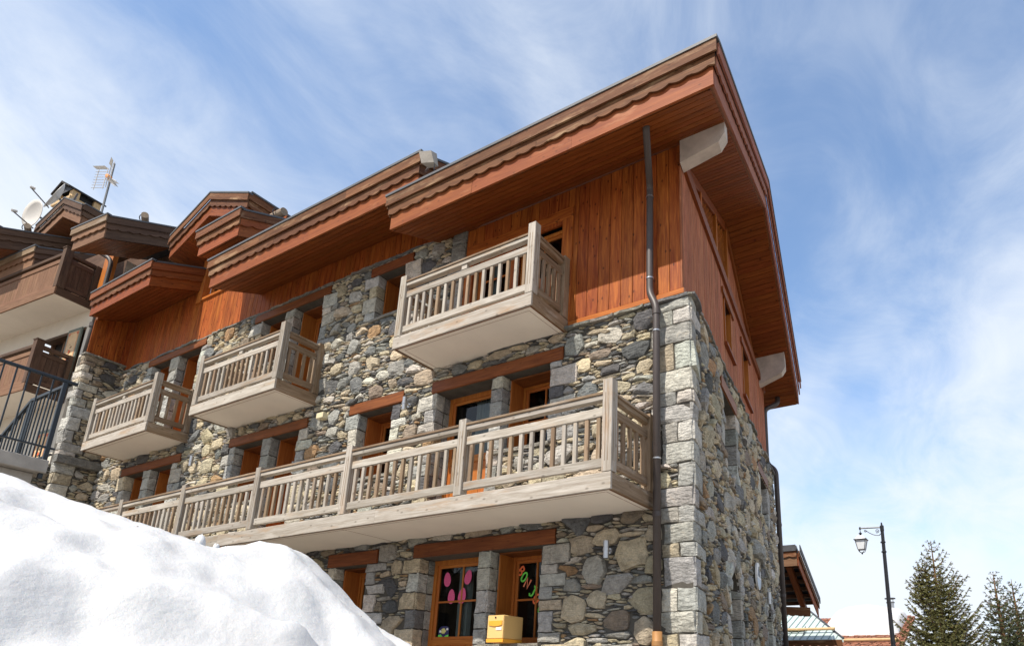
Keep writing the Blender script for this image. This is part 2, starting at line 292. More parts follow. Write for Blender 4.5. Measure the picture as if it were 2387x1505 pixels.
def tube_geo(pts, rs, n=10, cap=True):
    pts = [Vector(p) for p in pts]; vs = []; fs = []; prev = None
    for i, p in enumerate(pts):
        d = (pts[min(i + 1, len(pts) - 1)] - pts[max(i - 1, 0)]).normalized()
        if prev is None:
            a = Vector((0, 0, 1)) if abs(d.z) < 0.9 else Vector((1, 0, 0)); u = a.cross(d).normalized()
        else: u = (prev - d * prev.dot(d)).normalized()
        prev = u; v = d.cross(u); r = rs[i] if hasattr(rs, '__len__') else rs
        vs += [p + (u * math.cos(2 * math.pi * k / n) + v * math.sin(2 * math.pi * k / n)) * r for k in range(n)]
    for i in range(len(pts) - 1):
        fs += [(i * n + k, i * n + (k + 1) % n, (i + 1) * n + (k + 1) % n, (i + 1) * n + k) for k in range(n)]
    if cap: fs += [tuple(reversed(range(n))), tuple(range((len(pts) - 1) * n, len(pts) * n))]
    return vs, fs
def smooth_path(pts, r=0.08, k=6):
    pts = [Vector(p) for p in pts]; out = [pts[0]]
    for i in range(1, len(pts) - 1):
        a, b_, c = pts[i - 1], pts[i], pts[i + 1]
        q0 = b_ + (a - b_).normalized() * min(r, (a - b_).length * .45); q1 = b_ + (c - b_).normalized() * min(r, (c - b_).length * .45)
        for j in range(k + 1):
            s = j / k; out.append(q0 * (1 - s) ** 2 + b_ * 2 * s * (1 - s) + q1 * s * s)
    return out + [pts[-1]]
def pipe(name, pts, r, mat, parent, n=18, br=0.1):
    v, f = tube_geo(smooth_path(pts, br), r, n); return mesh(name, v, f, mat, parent, smooth=True)
def ring(name, c, d, r, h, mat, parent):
    c = Vector(c); d = Vector(d).normalized(); v, f = tube_geo([c - d * h / 2, c + d * h / 2], r, 18); return mesh(name, v, f, mat, parent)

# --- boards of a roof edge: sheared strips with an optional scalloped lower edge
def strip(name, P0, P1, out, o0, o1, lo, hi, mat, parent, scallop=False, phase=0.0, thick_end=None):
    P0 = Vector(P0); P1 = Vector(P1); out = Vector(out).normalized(); Ln = (P1 - P0).length
    n = max(1, int(Ln / 0.03)) if scallop else 1
    top = []; bot = []
    for i in range(n + 1):
        s = i / n; p = P0.lerp(P1, s)
        dz = 0
        if scallop:
            q = ((s * Ln + phase) / 0.52) % 1.0
            lobe = (q * 2) % 1.0
            dz = -0.042 * abs(math.sin(math.pi * lobe)) ** 0.8
            if q < 0.035 or q > 0.965: dz = -0.030 * (1 - min(q, 1 - q) / .035)
        top.append(p + V(0, 0, hi)); bot.append(p + V(0, 0, lo + dz))
    m = n + 1
    vs = [p + out * o1 for p in bot] + [p + out * o1 for p in top] + [p + out * o0 for p in bot] + [p + out * o0 for p in top]
    fs = []
    for i in range(n):
        fs += [(i, i + 1, m + i + 1, m + i), (2 * m + i, 3 * m + i, 3 * m + i + 1, 2 * m + i + 1), (i, 2 * m + i, 2 * m + i + 1, i + 1), (m + i, m + i + 1, 3 * m + i + 1, 3 * m + i)]
    fs += [(0, m, 3 * m, 2 * m), (n, 2 * m + n, 3 * m + n, m + n)]
    o = mesh(name, vs, fs, mat, parent, axis=P1 - P0)
    return o
TIER = [('fascia_board', 0.0, 0.03, -0.01, 0.40, False), ('scalloped_board', 0.045, 0.070, 0.315, 0.485, True), ('fascia_board', 0.083, 0.110, 0.465, 0.665, False)]
def edge_boards(P0, P1, out, parent, mats, e0=0, e1=0, seg=2.4, metal=True, k=.87):
    """three stepped boards and a metal cap along P0-P1 (underside line of the roof edge). e: 1 = run on round the corner, -1 = stop behind it, 0 = square"""
    P0 = Vector(P0); P1 = Vector(P1); d = (P1 - P0).normalized(); out = Vector(out).normalized()
    for (nm, o0, o1, lo, hi, sc_), mt in zip(TIER, mats):
        a = P0 - d * ((o1 - 0.001) if e0 == 1 else (-0.001 - 0 if e0 == 0 else (o0 - 0.001)))
        b_ = P1 + d * ((o1 - 0.001) if e1 == 1 else (-0.001 if e1 == 0 else (o0 - 0.001)))
        Lb = (b_ - a).length; n = max(1, round(Lb / (seg * rnd.uniform(.8, 1.2)))); cuts = [0] + [(i + rnd.uniform(-.15, .15)) / n for i in range(1, n)] + [1]
        for i in range(n):
            q0 = a.lerp(b_, cuts[i]); q1 = a.lerp(b_, cuts[i + 1]) - d * (0.003 if i < n - 1 else 0)
            strip(nm, q0, q1, out, o0, o1 + rnd.uniform(-.002, .002), lo * k, hi * k, mt, parent, sc_, phase=cuts[i] * Lb)
    if metal:
        ex = 0.125
        a = P0 - d * (ex if e0 == 1 else (-0.001 if e0 == 0 else 0.06)); b_ = P1 + d * (ex if e1 == 1 else (-0.001 if e1 == 0 else 0.06))
        strip('metal_flashing', a, b_, out, 0.02, 0.125, 0.668 * k, 0.715 * k, M['flash'], parent)

def soffit_rows(parent, y0, y1, zf, xa, xb, mat, wd=0.118):
    n = int(round((y1 - y0) / wd)); st = (y1 - y0) / n
    for i in range(n):
        a = y0 + i * st; b_ = a + st - 0.012
        x0a, x0b, x1a, x1b = xa(a), xa(b_), xb(a), xb(b_); t = 0.016
        vs = [(x0a, a, zf(a) - 0.002), (x1a, a, zf(a) - 0.002), (x1b, b_, zf(b_) - 0.002), (x0b, b_, zf(b_) - 0.002)]
        vs += [(x, y, z - t) for x, y, z in vs]
        mesh('soffit_plank', vs, [(0, 1, 2, 3), (7, 6, 5, 4), (0, 4, 5, 1), (1, 5, 6, 2), (2, 6, 7, 3), (3, 7, 4, 0)], mat, parent, axis=(1, 0, 0))

# ------------------------------------------------------------------ key dimensions (metres)
FY = 7.0            # plane of the front wall
CX = -3.08          # right corner of the front wall
SA = math.radians(100.6)
SD = V(math.cos(SA), math.sin(SA), 0); SN = V(math.sin(SA), -math.cos(SA), 0)
def Fm(u, z, o=0.0): return V(u, FY - o, z)
def Sm(s, z, o=0.0): return V(CX, FY, z) + SD * s + SN * o

# ------------------------------------------------------------------ ground and terrain
def hill(x, y):
    g = 0.0 if y < 4 else min((y - 4) / 3.0, 1.0) * 1.15
    if y > 12: g += min((y - 12) * 0.02, 3.0)
    return g
gx = [-400, -200, -100, -50] + list(range(-30, 21, 2)) + [40, 90, 200, 400]; gy = [-400, -200, -80, -40, -20, -10] + list(range(-6, 41, 2)) + [60, 100, 200, 400]
vs = [(x, y, hill(x, y) + 0.12 * noise.noise(V(x * .3, y * .3, 0)) - 0.05) for y in gy for x in gx]
nx_ = len(gx); fs = [(j * nx_ + i, j * nx_ + i + 1, (j + 1) * nx_ + i + 1, (j + 1) * nx_ + i) for j in range(len(gy) - 1) for i in range(nx_ - 1)]
tag(mesh('ground', vs, fs, M['street'], None, smooth=True, origin=(0, 0, 0)), 'wet grey street and ground around the chalets', kind='structure')

# ------------------------------------------------------------------ rubble masonry generator
PAL = [((0.56, 0.475, 0.33), 28), ((0.48, 0.41, 0.29), 24), ((0.33, 0.325, 0.295), 17), ((0.43, 0.41, 0.36), 14), ((0.12, 0.12, 0.12), 12),
       ((0.58, 0.54, 0.46), 11), ((0.40, 0.25, 0.13), 4), ((0.30, 0.24, 0.18), 6), ((0.185, 0.19, 0.185), 8)]
PALW = [w_ for _, w_ in PAL]
QPAL = [(0.53, 0.52, 0.465), (0.49, 0.48, 0.435), (0.42, 0.415, 0.38), (0.55, 0.51, 0.43), (0.36, 0.355, 0.325)]
def pick(pal=None, g=1.0):
    c = rnd.choices([p for p, _ in PAL], PALW)[0] if pal is None else rnd.choice(pal)
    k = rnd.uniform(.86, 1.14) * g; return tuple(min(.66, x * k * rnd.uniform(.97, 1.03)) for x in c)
def pack(u0, u1, z0, z1, rects, big=1.0, seed=1, poly_block=None, nbig=14, nmid=46):
    """irregular stones filling a wall panel; returns list of outlines [(u,z)...]"""
    R = random.Random(seed)
    def free(u, z, m=0.0):
        if u < u0 + m or u > u1 - m or z < z0 + m or z > z1 - m: return False
        for a, b_, c, d in rects:
            if a - m < u < b_ + m and c - m < z < d + m: return False
        return poly_block is None or poly_block(u, z)
    S = []; cell = 0.5; G = {}
    def near(u, z):
        i, j = int(u // cell), int(z // cell)
        for p in (-1, 0, 1):
            for q in (-1, 0, 1):
                for k in G.get((i + p, j + q), ()): yield k
    area = (u1 - u0) * (z1 - z0)
    for a_lo, a_hi, b_lo, b_hi, tries, tight, mg in ((.15, .25, .12, .18, nbig, .93, .05), (.11, .19, .065, .12, nmid, .90, .03), (.10, .20, .026, .05, 170, .87, .015), (.05, .13, .013, .025, 620, .80, .008), (.03, .08, .012, .022, 900, .78, .006)):
        for _ in range(int(area * tries)):
            u = R.uniform(u0, u1); z = R.uniform(z0, z1)
            if not free(u, z, mg): continue
            k = big if a_lo > .07 else 1
            a = R.uniform(a_lo, a_hi) * k; b_ = R.uniform(b_lo, b_hi) * k; th = R.gauss(0, .12 if b_ < .08 else .3)
            ok = True
            for s in near(u, z):
                du = (u - s[0]) / (a + s[2]); dz = (z - s[1]) / (b_ + s[3])
                if abs(du) ** 3 + abs(dz) ** 3 < tight ** 3: ok = False; break
            if not ok: continue
            G.setdefault((int(u // cell), int(z // cell)), []).append((u, z, a, b_)); S.append((u, z, a, b_, th))
    A = np.array(S); n = len(A)
    ct, st = np.cos(A[:, 4]), np.sin(A[:, 4])
    out = []
    order = np.arange(n)
    nr = np.random.RandomState(seed)
    rr = np.linspace(0.10, 2.1, 26)
    for i in range(n):
        du = A[:, 0] - A[i, 0]; dz = A[:, 1] - A[i, 1]; d2 = (du / (1.0)) ** 2 + (dz / .6) ** 2
        idx = np.argsort(d2)[1:19]
        if A[i, 3] > .045:
            K = nr.randint(8, 11); an = (np.arange(K) + nr.uniform(-.40, .40, K)) * 2 * np.pi / K
            if nr.rand() < .7: an[[0, 2, 4, 6]] = np.array([.68, 2.46, 3.82, 5.60]) + nr.uniform(-.14, .14, 4); an[[1, 3, 5, 7]] = np.array([1.57, 3.14, 4.71, 6.28]) + nr.uniform(-.3, .3, 4); an = np.sort(an[:8] if K > 8 else an[:8]); K = 8
        else: K = 7; an = (np.arange(K) + nr.uniform(-.38, .38, K)) * 2 * np.pi / K
        ex = np.cos(an) * A[i, 2]; ez = np.sin(an) * A[i, 3]
        ru = ex * ct[i] - ez * st[i]; rz = ex * st[i] + ez * ct[i]
        PU = A[i, 0] + ru[:, None] * rr; PZ = A[i, 1] + rz[:, None] * rr
        own = rr[None, :]
        U = PU[:, :, None] - A[idx, 0]; Z = PZ[:, :, None] - A[idx, 1]
        a_ = (U * ct[idx] + Z * st[idx]) / A[idx, 2]; b_ = (-U * st[idx] + Z * ct[idx]) / A[idx, 3]
        dm = ((np.abs(a_) ** 3 + np.abs(b_) ** 3) ** (1 / 3)).min(axis=2)
        oa = (np.abs(np.cos(an)) ** 3 + np.abs(np.sin(an)) ** 3) ** (1 / 3)
        bad = dm < own * oa[:, None]
        pts = []; R_ = []
        for k in range(K):
            w_ = np.nonzero(bad[k])[0]; R_.append(rr[w_[0]] if len(w_) else rr[-1])
        cap = (1.26 if A[i, 3] < .1 else 1.10) * float(np.median(R_))
        for k in range(K):
            w_ = np.nonzero(bad[k])[0]; r_ = rr[w_[0]] - 0.02 if len(w_) else rr[-1]
            r_ = min(r_, cap, 1.9)
            while r_ > 0.12 and not free(A[i, 0] + ru[k] * r_, A[i, 1] + rz[k] * r_, 0.004): r_ -= 0.05
            pts.append((A[i, 0] + ru[k] * r_, A[i, 1] + rz[k] * r_))
        out.append(pts)
    return out
def parea(p): return abs(sum(p[i][0] * p[(i + 1) % len(p)][1] - p[(i + 1) % len(p)][0] * p[i][1] for i in range(len(p)))) / 2
def stone_geo(pts, mp, h, joint=0.008, flat=0.5, base=-0.02, tilt=1.0):
    """pillow-faced stone over an outline"""
    n = len(pts); cu = sum(p[0] for p in pts) / n; cz = sum(p[1] for p in pts) / n
    tu, tz = rnd.gauss(0, .10) * tilt, rnd.gauss(0, .12) * tilt; R0 = math.sqrt(parea(pts)) + 1e-4
    rings = []
    for sc_, o in ((1.0, base), (0.95, h * .62), (0.60, h)):
        ring_ = []
        for u, z in pts:
            du, dz = u - cu, z - cz; L_ = math.hypot(du, dz) + 1e-6
            s = sc_ * (1 - min(joint / L_, .4))
            jit = rnd.uniform(-.12, .12) * h if o > 0 else 0
            ring_.append(mp(cu + du * s, cz + dz * s, o + jit + (tu * du + tz * dz) * (.9 if o > 0 else 0)))
        rings.append(ring_)
    vs = rings[0] + rings[1] + rings[2] + [mp(cu, cz, h * rnd.uniform(.95, 1.15))]
    fs = []
    for r in range(2):
        for k in range(n): fs.append((r * n + k, r * n + (k + 1) % n, (r + 1) * n + (k + 1) % n, (r + 1) * n + k))
    for k in range(n): fs.append((2 * n + k, 2 * n + (k + 1) % n, 3 * n))
    return vs, fs
def rect_pts(u0, u1, z0, z1, j=0.012, n=2):
    P = []
    for (a, b_) in (((u0, z0), (u1, z0)), ((u1, z0), (u1, z1)), ((u1, z1), (u0, z1)), ((u0, z1), (u0, z0))):
        for k in range(n):
            s = k / n + (rnd.uniform(-.1, .1) if k else 0)
            P.append((a[0] + (b_[0] - a[0]) * s + rnd.uniform(-j, j), a[1] + (b_[1] - a[1]) * s + rnd.uniform(-j, j)))
    return P

# openings of the front wall: x0, x1, sill z, head z
OPEN = [(-7.40, -6.28, 1.0, 3.33), (-6.07, -5.22, 2.10, 3.33), (-9.26, -8.52, 2.10, 3.32),
        (-7.40, -6.28, 3.80, 5.93), (-6.07, -5.22, 4.75, 5.93), (-9.20, -8.38, 4.75, 5.93),
        (-12.77, -11.87, 4.75, 5.94), (-11.62, -10.80, 3.80, 5.94), (-16.98, -16.20, 4.75, 5.94), (-15.92, -15.05, 3.80, 5.94),
        (-9.17, -8.48, 7.72, 8.63), (-12.65, -11.87, 7.60, 8.66), (-11.58, -10.68, 6.53, 8.66), (-16.95, -16.14, 7.60, 8.66), (-15.78, -14.90, 6.53, 8.66)]
LINT = [(-7.52, -5.00, 3.335, 3.53), (-9.43, -8.30, 3.325, 3.53), (-7.49, -5.00, 5.935, 6.13), (-9.43, -8.13, 5.935, 6.13), (-12.97, -10.57, 5.945, 6.13),
        (-17.2, -14.73, 5.945, 6.13), (-9.36, -8.29, 8.635, 8.82), (-12.90, -10.49, 8.665, 8.84), (-17.12, -14.70, 8.665, 8.84)]
XL, XP = -18.45, -7.08      # inner corner at the spur wall, right end of the high masonry
ZT1, ZT2 = 6.36, 8.86       # masonry tops: right part, left part

chalet = thing('stone_chalet', (-8, FY, 1.1), 'large stone chalet with orange wooden upper storey and deep scalloped eaves', 'building')

def grid_wall(mp, u0, u1, z0, z1, holes, extra=(), o=0.0):
    us = sorted({u0, u1, *[h[0] for h in holes], *[h[1] for h in holes]} & set([x for x in [u0, u1] + [h[k] for h in holes for k in (0, 1)] if u0 <= x <= u1]))
    zs = sorted({x for x in [z0, z1] + [h[k] for h in holes for k in (2, 3)] if z0 <= x <= z1})
    vs, fs = [], []
    for i in range(len(us) - 1):
        for j in range(len(zs) - 1):
            cu, cz = (us[i] + us[i + 1]) / 2, (zs[j] + zs[j + 1]) / 2
            if any(h[0] < cu < h[1] and h[2] < cz < h[3] for h in holes): continue
            k = len(vs); vs += [mp(us[i], zs[j], o), mp(us[i + 1], zs[j], o), mp(us[i + 1], zs[j + 1], o), mp(us[i], zs[j + 1], o)]; fs.append((k, k + 1, k + 2, k + 3))
    for h in holes:      # reveals
        if not (u0 <= h[0] < u1): continue
        for a, b_ in (((h[0], h[2]), (h[0], h[3])), ((h[0], h[3]), (h[1], h[3])), ((h[1], h[3]), (h[1], h[2])), ((h[1], h[2]), (h[0], h[2]))):
            k = len(vs); vs += [mp(*a, o), mp(*b_, o), mp(*b_, -.6), mp(*a, -.6)]; fs.append((k, k + 1, k + 2, k + 3))
    return vs, fs
vs1, fs1 = grid_wall(Fm, XL, XP, 0.4, ZT2, OPEN)
vs2, fs2 = grid_wall(Fm, XP, CX, 0.4, ZT1, OPEN)
wall = MB(); wall.add(vs1, fs1); wall.add(vs2, fs2)
wall.add([Fm(XP, ZT1 - .1), Fm(XP, ZT2), Fm(XP, ZT2, -.4), Fm(XP, ZT1 - .1, -.4)], [(0, 1, 2, 3)])
front = wall.out('front_wall', M['mortar'], chalet)

# side wall
SOPEN = [(2.12, 3.06, 4.72, 5.93), (5.82, 6.78, 4.82, 5.70), (2.13, 2.93, 1.2, 3.32), (5.77, 6.52, 1.2, 3.28)]
SLEN = 8.0
sv, sf = grid_wall(Sm, 0.0, SLEN, 0.4, ZT1, SOPEN)
side = MB(); side.add(sv, sf); side.add([Sm(SLEN, .4), Sm(SLEN, ZT1), Sm(SLEN, ZT1, -6), Sm(SLEN, .4, -6)], [(0, 1, 2, 3)])
sidew = side.out('side_wall', M['mortar'], chalet)

# quoins ------------------------------------------------------------
QR_F = []; QR_S = []     # rectangles taken by dressed blocks
def quoin(parent, faces, h=0.035, col=None, name='quoin_stone'):
    mb = MB(); c = col or pick(QPAL)
    for mp, (u0, u1, z0, z1), hh in faces:
        v, f = stone_geo(rect_pts(u0, u1, z0, z1, .009, 3), mp, hh if hh is not None else h * rnd.uniform(.8, 1.3), .004, base=-.02, tilt=.5 if (hh or 1) > .015 else .1); mb.add(v, f, c)
    return mb.out(name, M['stone'], parent)
def stack(z0, z1, lo=.2, hi=.36):
    z = z0
    while z < z1 - .02:
        h = rnd.uniform(lo, hi)
        if z1 - z - h < lo * .8: h = z1 - z
        yield z, z + h; z += h
def overlaps(r, rs, m=0.0): return any(r[0] < q[1] - m and r[1] > q[0] + m and r[2] < q[3] - m and r[3] > q[2] + m for q in rs)
# main corner: alternating long and short blocks
k = 0
for za, zb in stack(0.5, ZT1 - .01, .15, .37):
    long_ = k % 2 == 0; k += 1
    wf = rnd.uniform(.38, .56) if long_ else rnd.uniform(.17, .24); wsd = rnd.uniform(.2, .3) if long_ else rnd.uniform(.42, .60)
    def Fq(u, z, o): return Fm(u, z, o)
    quoin(front, [(Fm, (CX - wf, CX + .012, za, zb), .028), (Sm, (-.012, wsd, za, zb), .028)])
    QR_F.append((CX - wf, CX + .1, za, zb)); QR_S.append((-.1, wsd, za, zb))
    if not long_ and rnd.random() < .6:
        w2 = rnd.uniform(.2, .3); quoin(front, [(Fm, (CX - wf - w2, CX - wf, za, zb), .03)], col=pick()); QR_F.append((CX - wf - w2, CX - wf, za, zb))
# right end of the high masonry (stone pier beside the upper wood wall)
def endmap(d, z, o): return V(XP + o, FY + d, z)
for za, zb in stack(ZT1 + .06, ZT2 - .03, .24, .40):
    wq = rnd.uniform(.24, .42); quoin(front, [(Fm, (XP - wq, XP, za, zb), .04), (endmap, (-.02, .10, za, zb), .01)], col=pick(QPAL, .8)); QR_F.append((XP - wq, XP + .02, za, zb))
piers = [(-6.28, -6.07), (-11.87, -11.62), (-16.20, -15.92), (-11.87, -11.58), (-16.14, -15.78)]
for (x0, x1, z0, z1) in OPEN:
    jl = lambda d, z, o, X=x0: V(X + o, FY + d, z)
    jr = lambda d, z, o, X=x1: V(X - o, FY + d, z)
    isp_l = any(abs(p[1] - x0) < .02 for p in piers); isp_r = any(abs(p[0] - x1) < .02 for p in piers)
    if isp_r:
        # narrow pier between this opening and the next one
        nb = [o_ for o_ in OPEN if abs(o_[3] - z1) < .03 and 0 < o_[0] - x1 < .5]
        if nb:
            xb = nb[0][0]; zb0 = max(z0, nb[0][2]) if nb[0][2] > z0 else z0
            j2 = lambda d, z, o, X=xb: V(X - 0 + 0, FY + d, z)
            for za, zb in stack(min(z0, nb[0][2]), z1, .20, .30):
                s0 = za; fc = [(Fm, (x1, xb, za, zb), .03), (lambda d, z, o, X=xb: V(X + o, FY + d, z), (-.02, .15, za, zb), .01)]
                if za >= nb[0][2] - .05: pass
                else: fc = fc[:1]
                quoin(front, fc, col=pick(QPAL, .9)); QR_F.append((x1, xb, za, zb))
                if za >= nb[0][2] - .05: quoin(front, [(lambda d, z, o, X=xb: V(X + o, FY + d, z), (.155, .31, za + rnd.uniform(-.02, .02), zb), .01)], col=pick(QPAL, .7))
    if not isp_l:
        kk = 0
        for za, zb in stack(z0 - .0, z1, .13, .36):
            wq = rnd.uniform(.30, .42) if kk % 2 else rnd.uniform(.16, .24); kk += 1
            r_ = (x0 - wq, x0, za, zb)
            if overlaps(r_, QR_F, .01): continue
            quoin(front, [(Fm, r_, .03), (jl, (-.02, .17, za, zb), .012)], col=pick(QPAL if rnd.random() < .6 else None)); QR_F.append(r_)
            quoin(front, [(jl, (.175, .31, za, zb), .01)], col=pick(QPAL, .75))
    if not isp_r:
        kk = rnd.randint(0, 1)
        for za, zb in stack(z0 - .0, z1, .12, .34):
            wq = rnd.uniform(.34, .50) if kk % 2 else rnd.uniform(.18, .28); kk += 1
            r_ = (x1, x1 + wq, za, zb)
            if overlaps(r_, QR_F, .01): continue
            quoin(front, [(Fm, r_, .03)], col=pick(QPAL if rnd.random() < .6 else None)); QR_F.append(r_)
for (s0, s1, z0, z1) in SOPEN:
    far = lambda d, z, o, X=s1: V(CX, FY, z) + SD * (X - o) - SN * d
    kk = 0
    for za, zb in stack(max(z0, 1.4), z1, .24, .40):
        wq = rnd.uniform(.30, .42) if kk % 2 else rnd.uniform(.14, .22); kk += 1
        quoin(sidew, [(Sm, (s1, s1 + wq, za, zb), .02), (far, (-.02, .30, za, zb), .01)]); QR_S.append((s1, s1 + wq, za, zb))
        r_ = (s0 - wq, s0, za, zb)
        if not overlaps(r_, QR_S, .01): quoin(sidew, [(Sm, r_, .02)]); QR_S.append(r_)

# rubble -------------------------------------------------------------
SILLS = [(-6.15, -5.17, 2.05, 2.10), (-9.32, -8.46, 2.05, 2.10), (-6.15, -5.17, 4.70, 4.75), (-9.27, -8.33, 4.70, 4.75), (-12.85, -11.85, 4.70, 4.75), (-17.05, -16.18, 4.70, 4.75), (-9.25, -8.42, 7.67, 7.72), (-12.73, -11.85, 7.55, 7.6), (-17.02, -16.12, 7.55, 7.6)]
blk = OPEN + LINT + SILLS + QR_F
st1 = pack(XL, CX, 3.70, ZT2 - .01, blk, 1.0, 11, poly_block=lambda u, z: u < XP - .01 or z < ZT1 - .01)
st2 = []
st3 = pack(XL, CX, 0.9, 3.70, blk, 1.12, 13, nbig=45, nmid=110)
allst = [(p, parea(p), sum(q[0] for q in p) / len(p), sum(q[1] for q in p) / len(p)) for p in st1 + st2 + st3]
allst = [s for s in allst if s[1] > .0006]
# the ones that show largest become single stones
def shown(s): d = math.hypot(s[2], 7) ; return s[1] / d ** 2.6 * (1 if s[3] > 1.9 else .1)
allst.sort(key=shown, reverse=True)
sideset = []
side_lint = [(1.85, 3.14, 5.935, 6.12), (5.45, 6.88, 5.72, 5.90)]
PLQ = (4.05, 5.35, 3.84, 4.05)
st4 = pack(0.0, SLEN, 0.9, ZT1 - .01, SOPEN + side_lint + QR_S, 1.15, 14)
sideset = sorted([(p, parea(p), sum(q[0] for q in p) / len(p), sum(q[1] for q in p) / len(p)) for p in st4 if parea(p) > .0006], key=lambda s: -s[1] / (1 + s[2] * .25) * (1 if s[3] > 1.9 else .1))
def do_stones(lst, mp, parent, nsingle, hmax=.05):
    rest = MB(); i = 0
    for p, a, cu, cz in lst:
        h = min(hmax, .018 + math.sqrt(a) * .14) * rnd.uniform(.6, 1.5); c = pick(g=.86 if cz < 3.7 else 1.0)  # stones below the long balcony toned darker: its shade put into their colour
        v, f = stone_geo(p, mp, h, .006 if a > .01 else .003)
        if i < nsingle: MBs = MB(); MBs.add(v, f, c); MBs.out('stone', M['stone'], parent)
        else: rest.add(v, f, c)
        i += 1
    tag(rest.out('stone_rubble', M['stone'], parent), kind='stuff')
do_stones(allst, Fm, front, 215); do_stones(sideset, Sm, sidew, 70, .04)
print('stones', len(allst), len(sideset))
# protruding corbel stone on the side wall
quoin(sidew, [(Sm, (4.1, 5.2, 3.80, 4.08), .16)], name='corbel_stone', col=(0.36, 0.36, 0.33))

# slate copings on the masonry tops
def coping(mp, u0, u1, z, over=.075, parent=front):
    u = u0
    while u < u1 - .05:
        w_ = min(rnd.uniform(.3, .75), u1 - u); e = over * rnd.uniform(.6, 1.15); t = rnd.uniform(.028, .05); z_ = z + rnd.uniform(-.012, .006)
        n = 4; ed = [(u + w_ * i / n, e + rnd.uniform(-.015, .015)) for i in range(n + 1)]
        ed[-1] = (u + w_ - .006, ed[-1][1])
        lo = [mp(a, z_, b_) for a, b_ in ed] + [mp(u + w_ - .006, z_, -.1), mp(u, z_, -.1)]; up = [p + V(0, 0, t) for p in lo]; m_ = len(lo)
        mesh('coping_slab', lo + up, [tuple(range(m_)), tuple(range(2 * m_ - 1, m_ - 1, -1))] + [(i, (i + 1) % m_, m_ + (i + 1) % m_, m_ + i) for i in range(m_)], M['stone'], parent, col=pick([(0.20, 0.19, 0.165), (0.26, 0.24, 0.20), (0.17, 0.17, 0.165)]))
        u += w_
coping(Fm, XL, XP + .03, ZT2 - .02, .06); coping(Fm, XP, CX + .06, ZT1 - .005, .08); coping(Sm, -.05, SLEN, ZT1 - .005, .07, sidew)
# lintels and sills
for (a, b_, c, d) in LINT:
    box('lintel_beam', a, b_, FY - .035, FY + .3, c, d, M['lintel'], chalet, .012)
    box('lintel_lining', a + .08, b_ - .08, FY + .3, FY + .6, c - .002, c + .04, M['lintel'], chalet, 0)
for (a, b_, c, d) in side_lint:
    v = [Sm(s, z, o) for s in (a, b_) for z in (c, d) for o in (-.25, .03)]
    mesh('lintel_beam', v, [(0, 1, 3, 2), (4, 6, 7, 5), (0, 4, 5, 1), (2, 3, 7, 6), (0, 2, 6, 4), (1, 5, 7, 3)], M['lintel'], chalet, axis=SD)
for (a, b_, c, d) in SILLS:
    n = 6; ed = [(a + (b_ - a) * i / n, .055 + rnd.uniform(-.012, .012)) for i in range(n + 1)]
    lo = [Fm(u, c, o) for u, o in ed] + [Fm(b_, c, -.32), Fm(a, c, -.32)]; up = [p + V(0, 0, d - c - .002) for p in lo]; m_ = len(lo)
    mesh('slate_sill', lo + up, [tuple(range(m_)), tuple(range(2 * m_ - 1, m_ - 1, -1))] + [(i, (i + 1) % m_, m_ + (i + 1) % m_, m_ + i) for i in range(m_)], M['stone'], chalet, col=(.27, .25, .21))

# ------------------------------------------------------------------ windows and doors
def pane(x0, x1, y, z0, z1, parent):
    mesh('pane', [(x0, y, z0), (x1, y, z0), (x1, y, z1), (x0, y, z1)], [(0, 1, 2, 3)], M['glass'], parent)
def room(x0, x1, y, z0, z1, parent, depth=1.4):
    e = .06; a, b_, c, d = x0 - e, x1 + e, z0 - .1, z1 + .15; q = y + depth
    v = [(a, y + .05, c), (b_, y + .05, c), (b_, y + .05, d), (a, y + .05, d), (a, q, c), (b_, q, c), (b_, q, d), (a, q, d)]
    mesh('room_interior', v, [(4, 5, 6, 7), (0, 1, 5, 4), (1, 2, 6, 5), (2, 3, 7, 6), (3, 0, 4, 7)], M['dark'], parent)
def curtain(x0, x1, y, z0, z1, parent):
    n = 40; vs = []
    for i in range(n + 1):
        x = x0 + (x1 - x0) * i / n; vs += [(x, y + .025 * math.sin(i * 1.3) + .01 * math.sin(i * 2.9), z0), (x, y + .03 * math.sin(i * 1.3 + .4), z1)]
    o = mesh('curtain', vs, [(2 * i, 2 * i + 2, 2 * i + 3, 2 * i + 1) for i in range(n)], M['curtain'], parent, smooth=True); return o
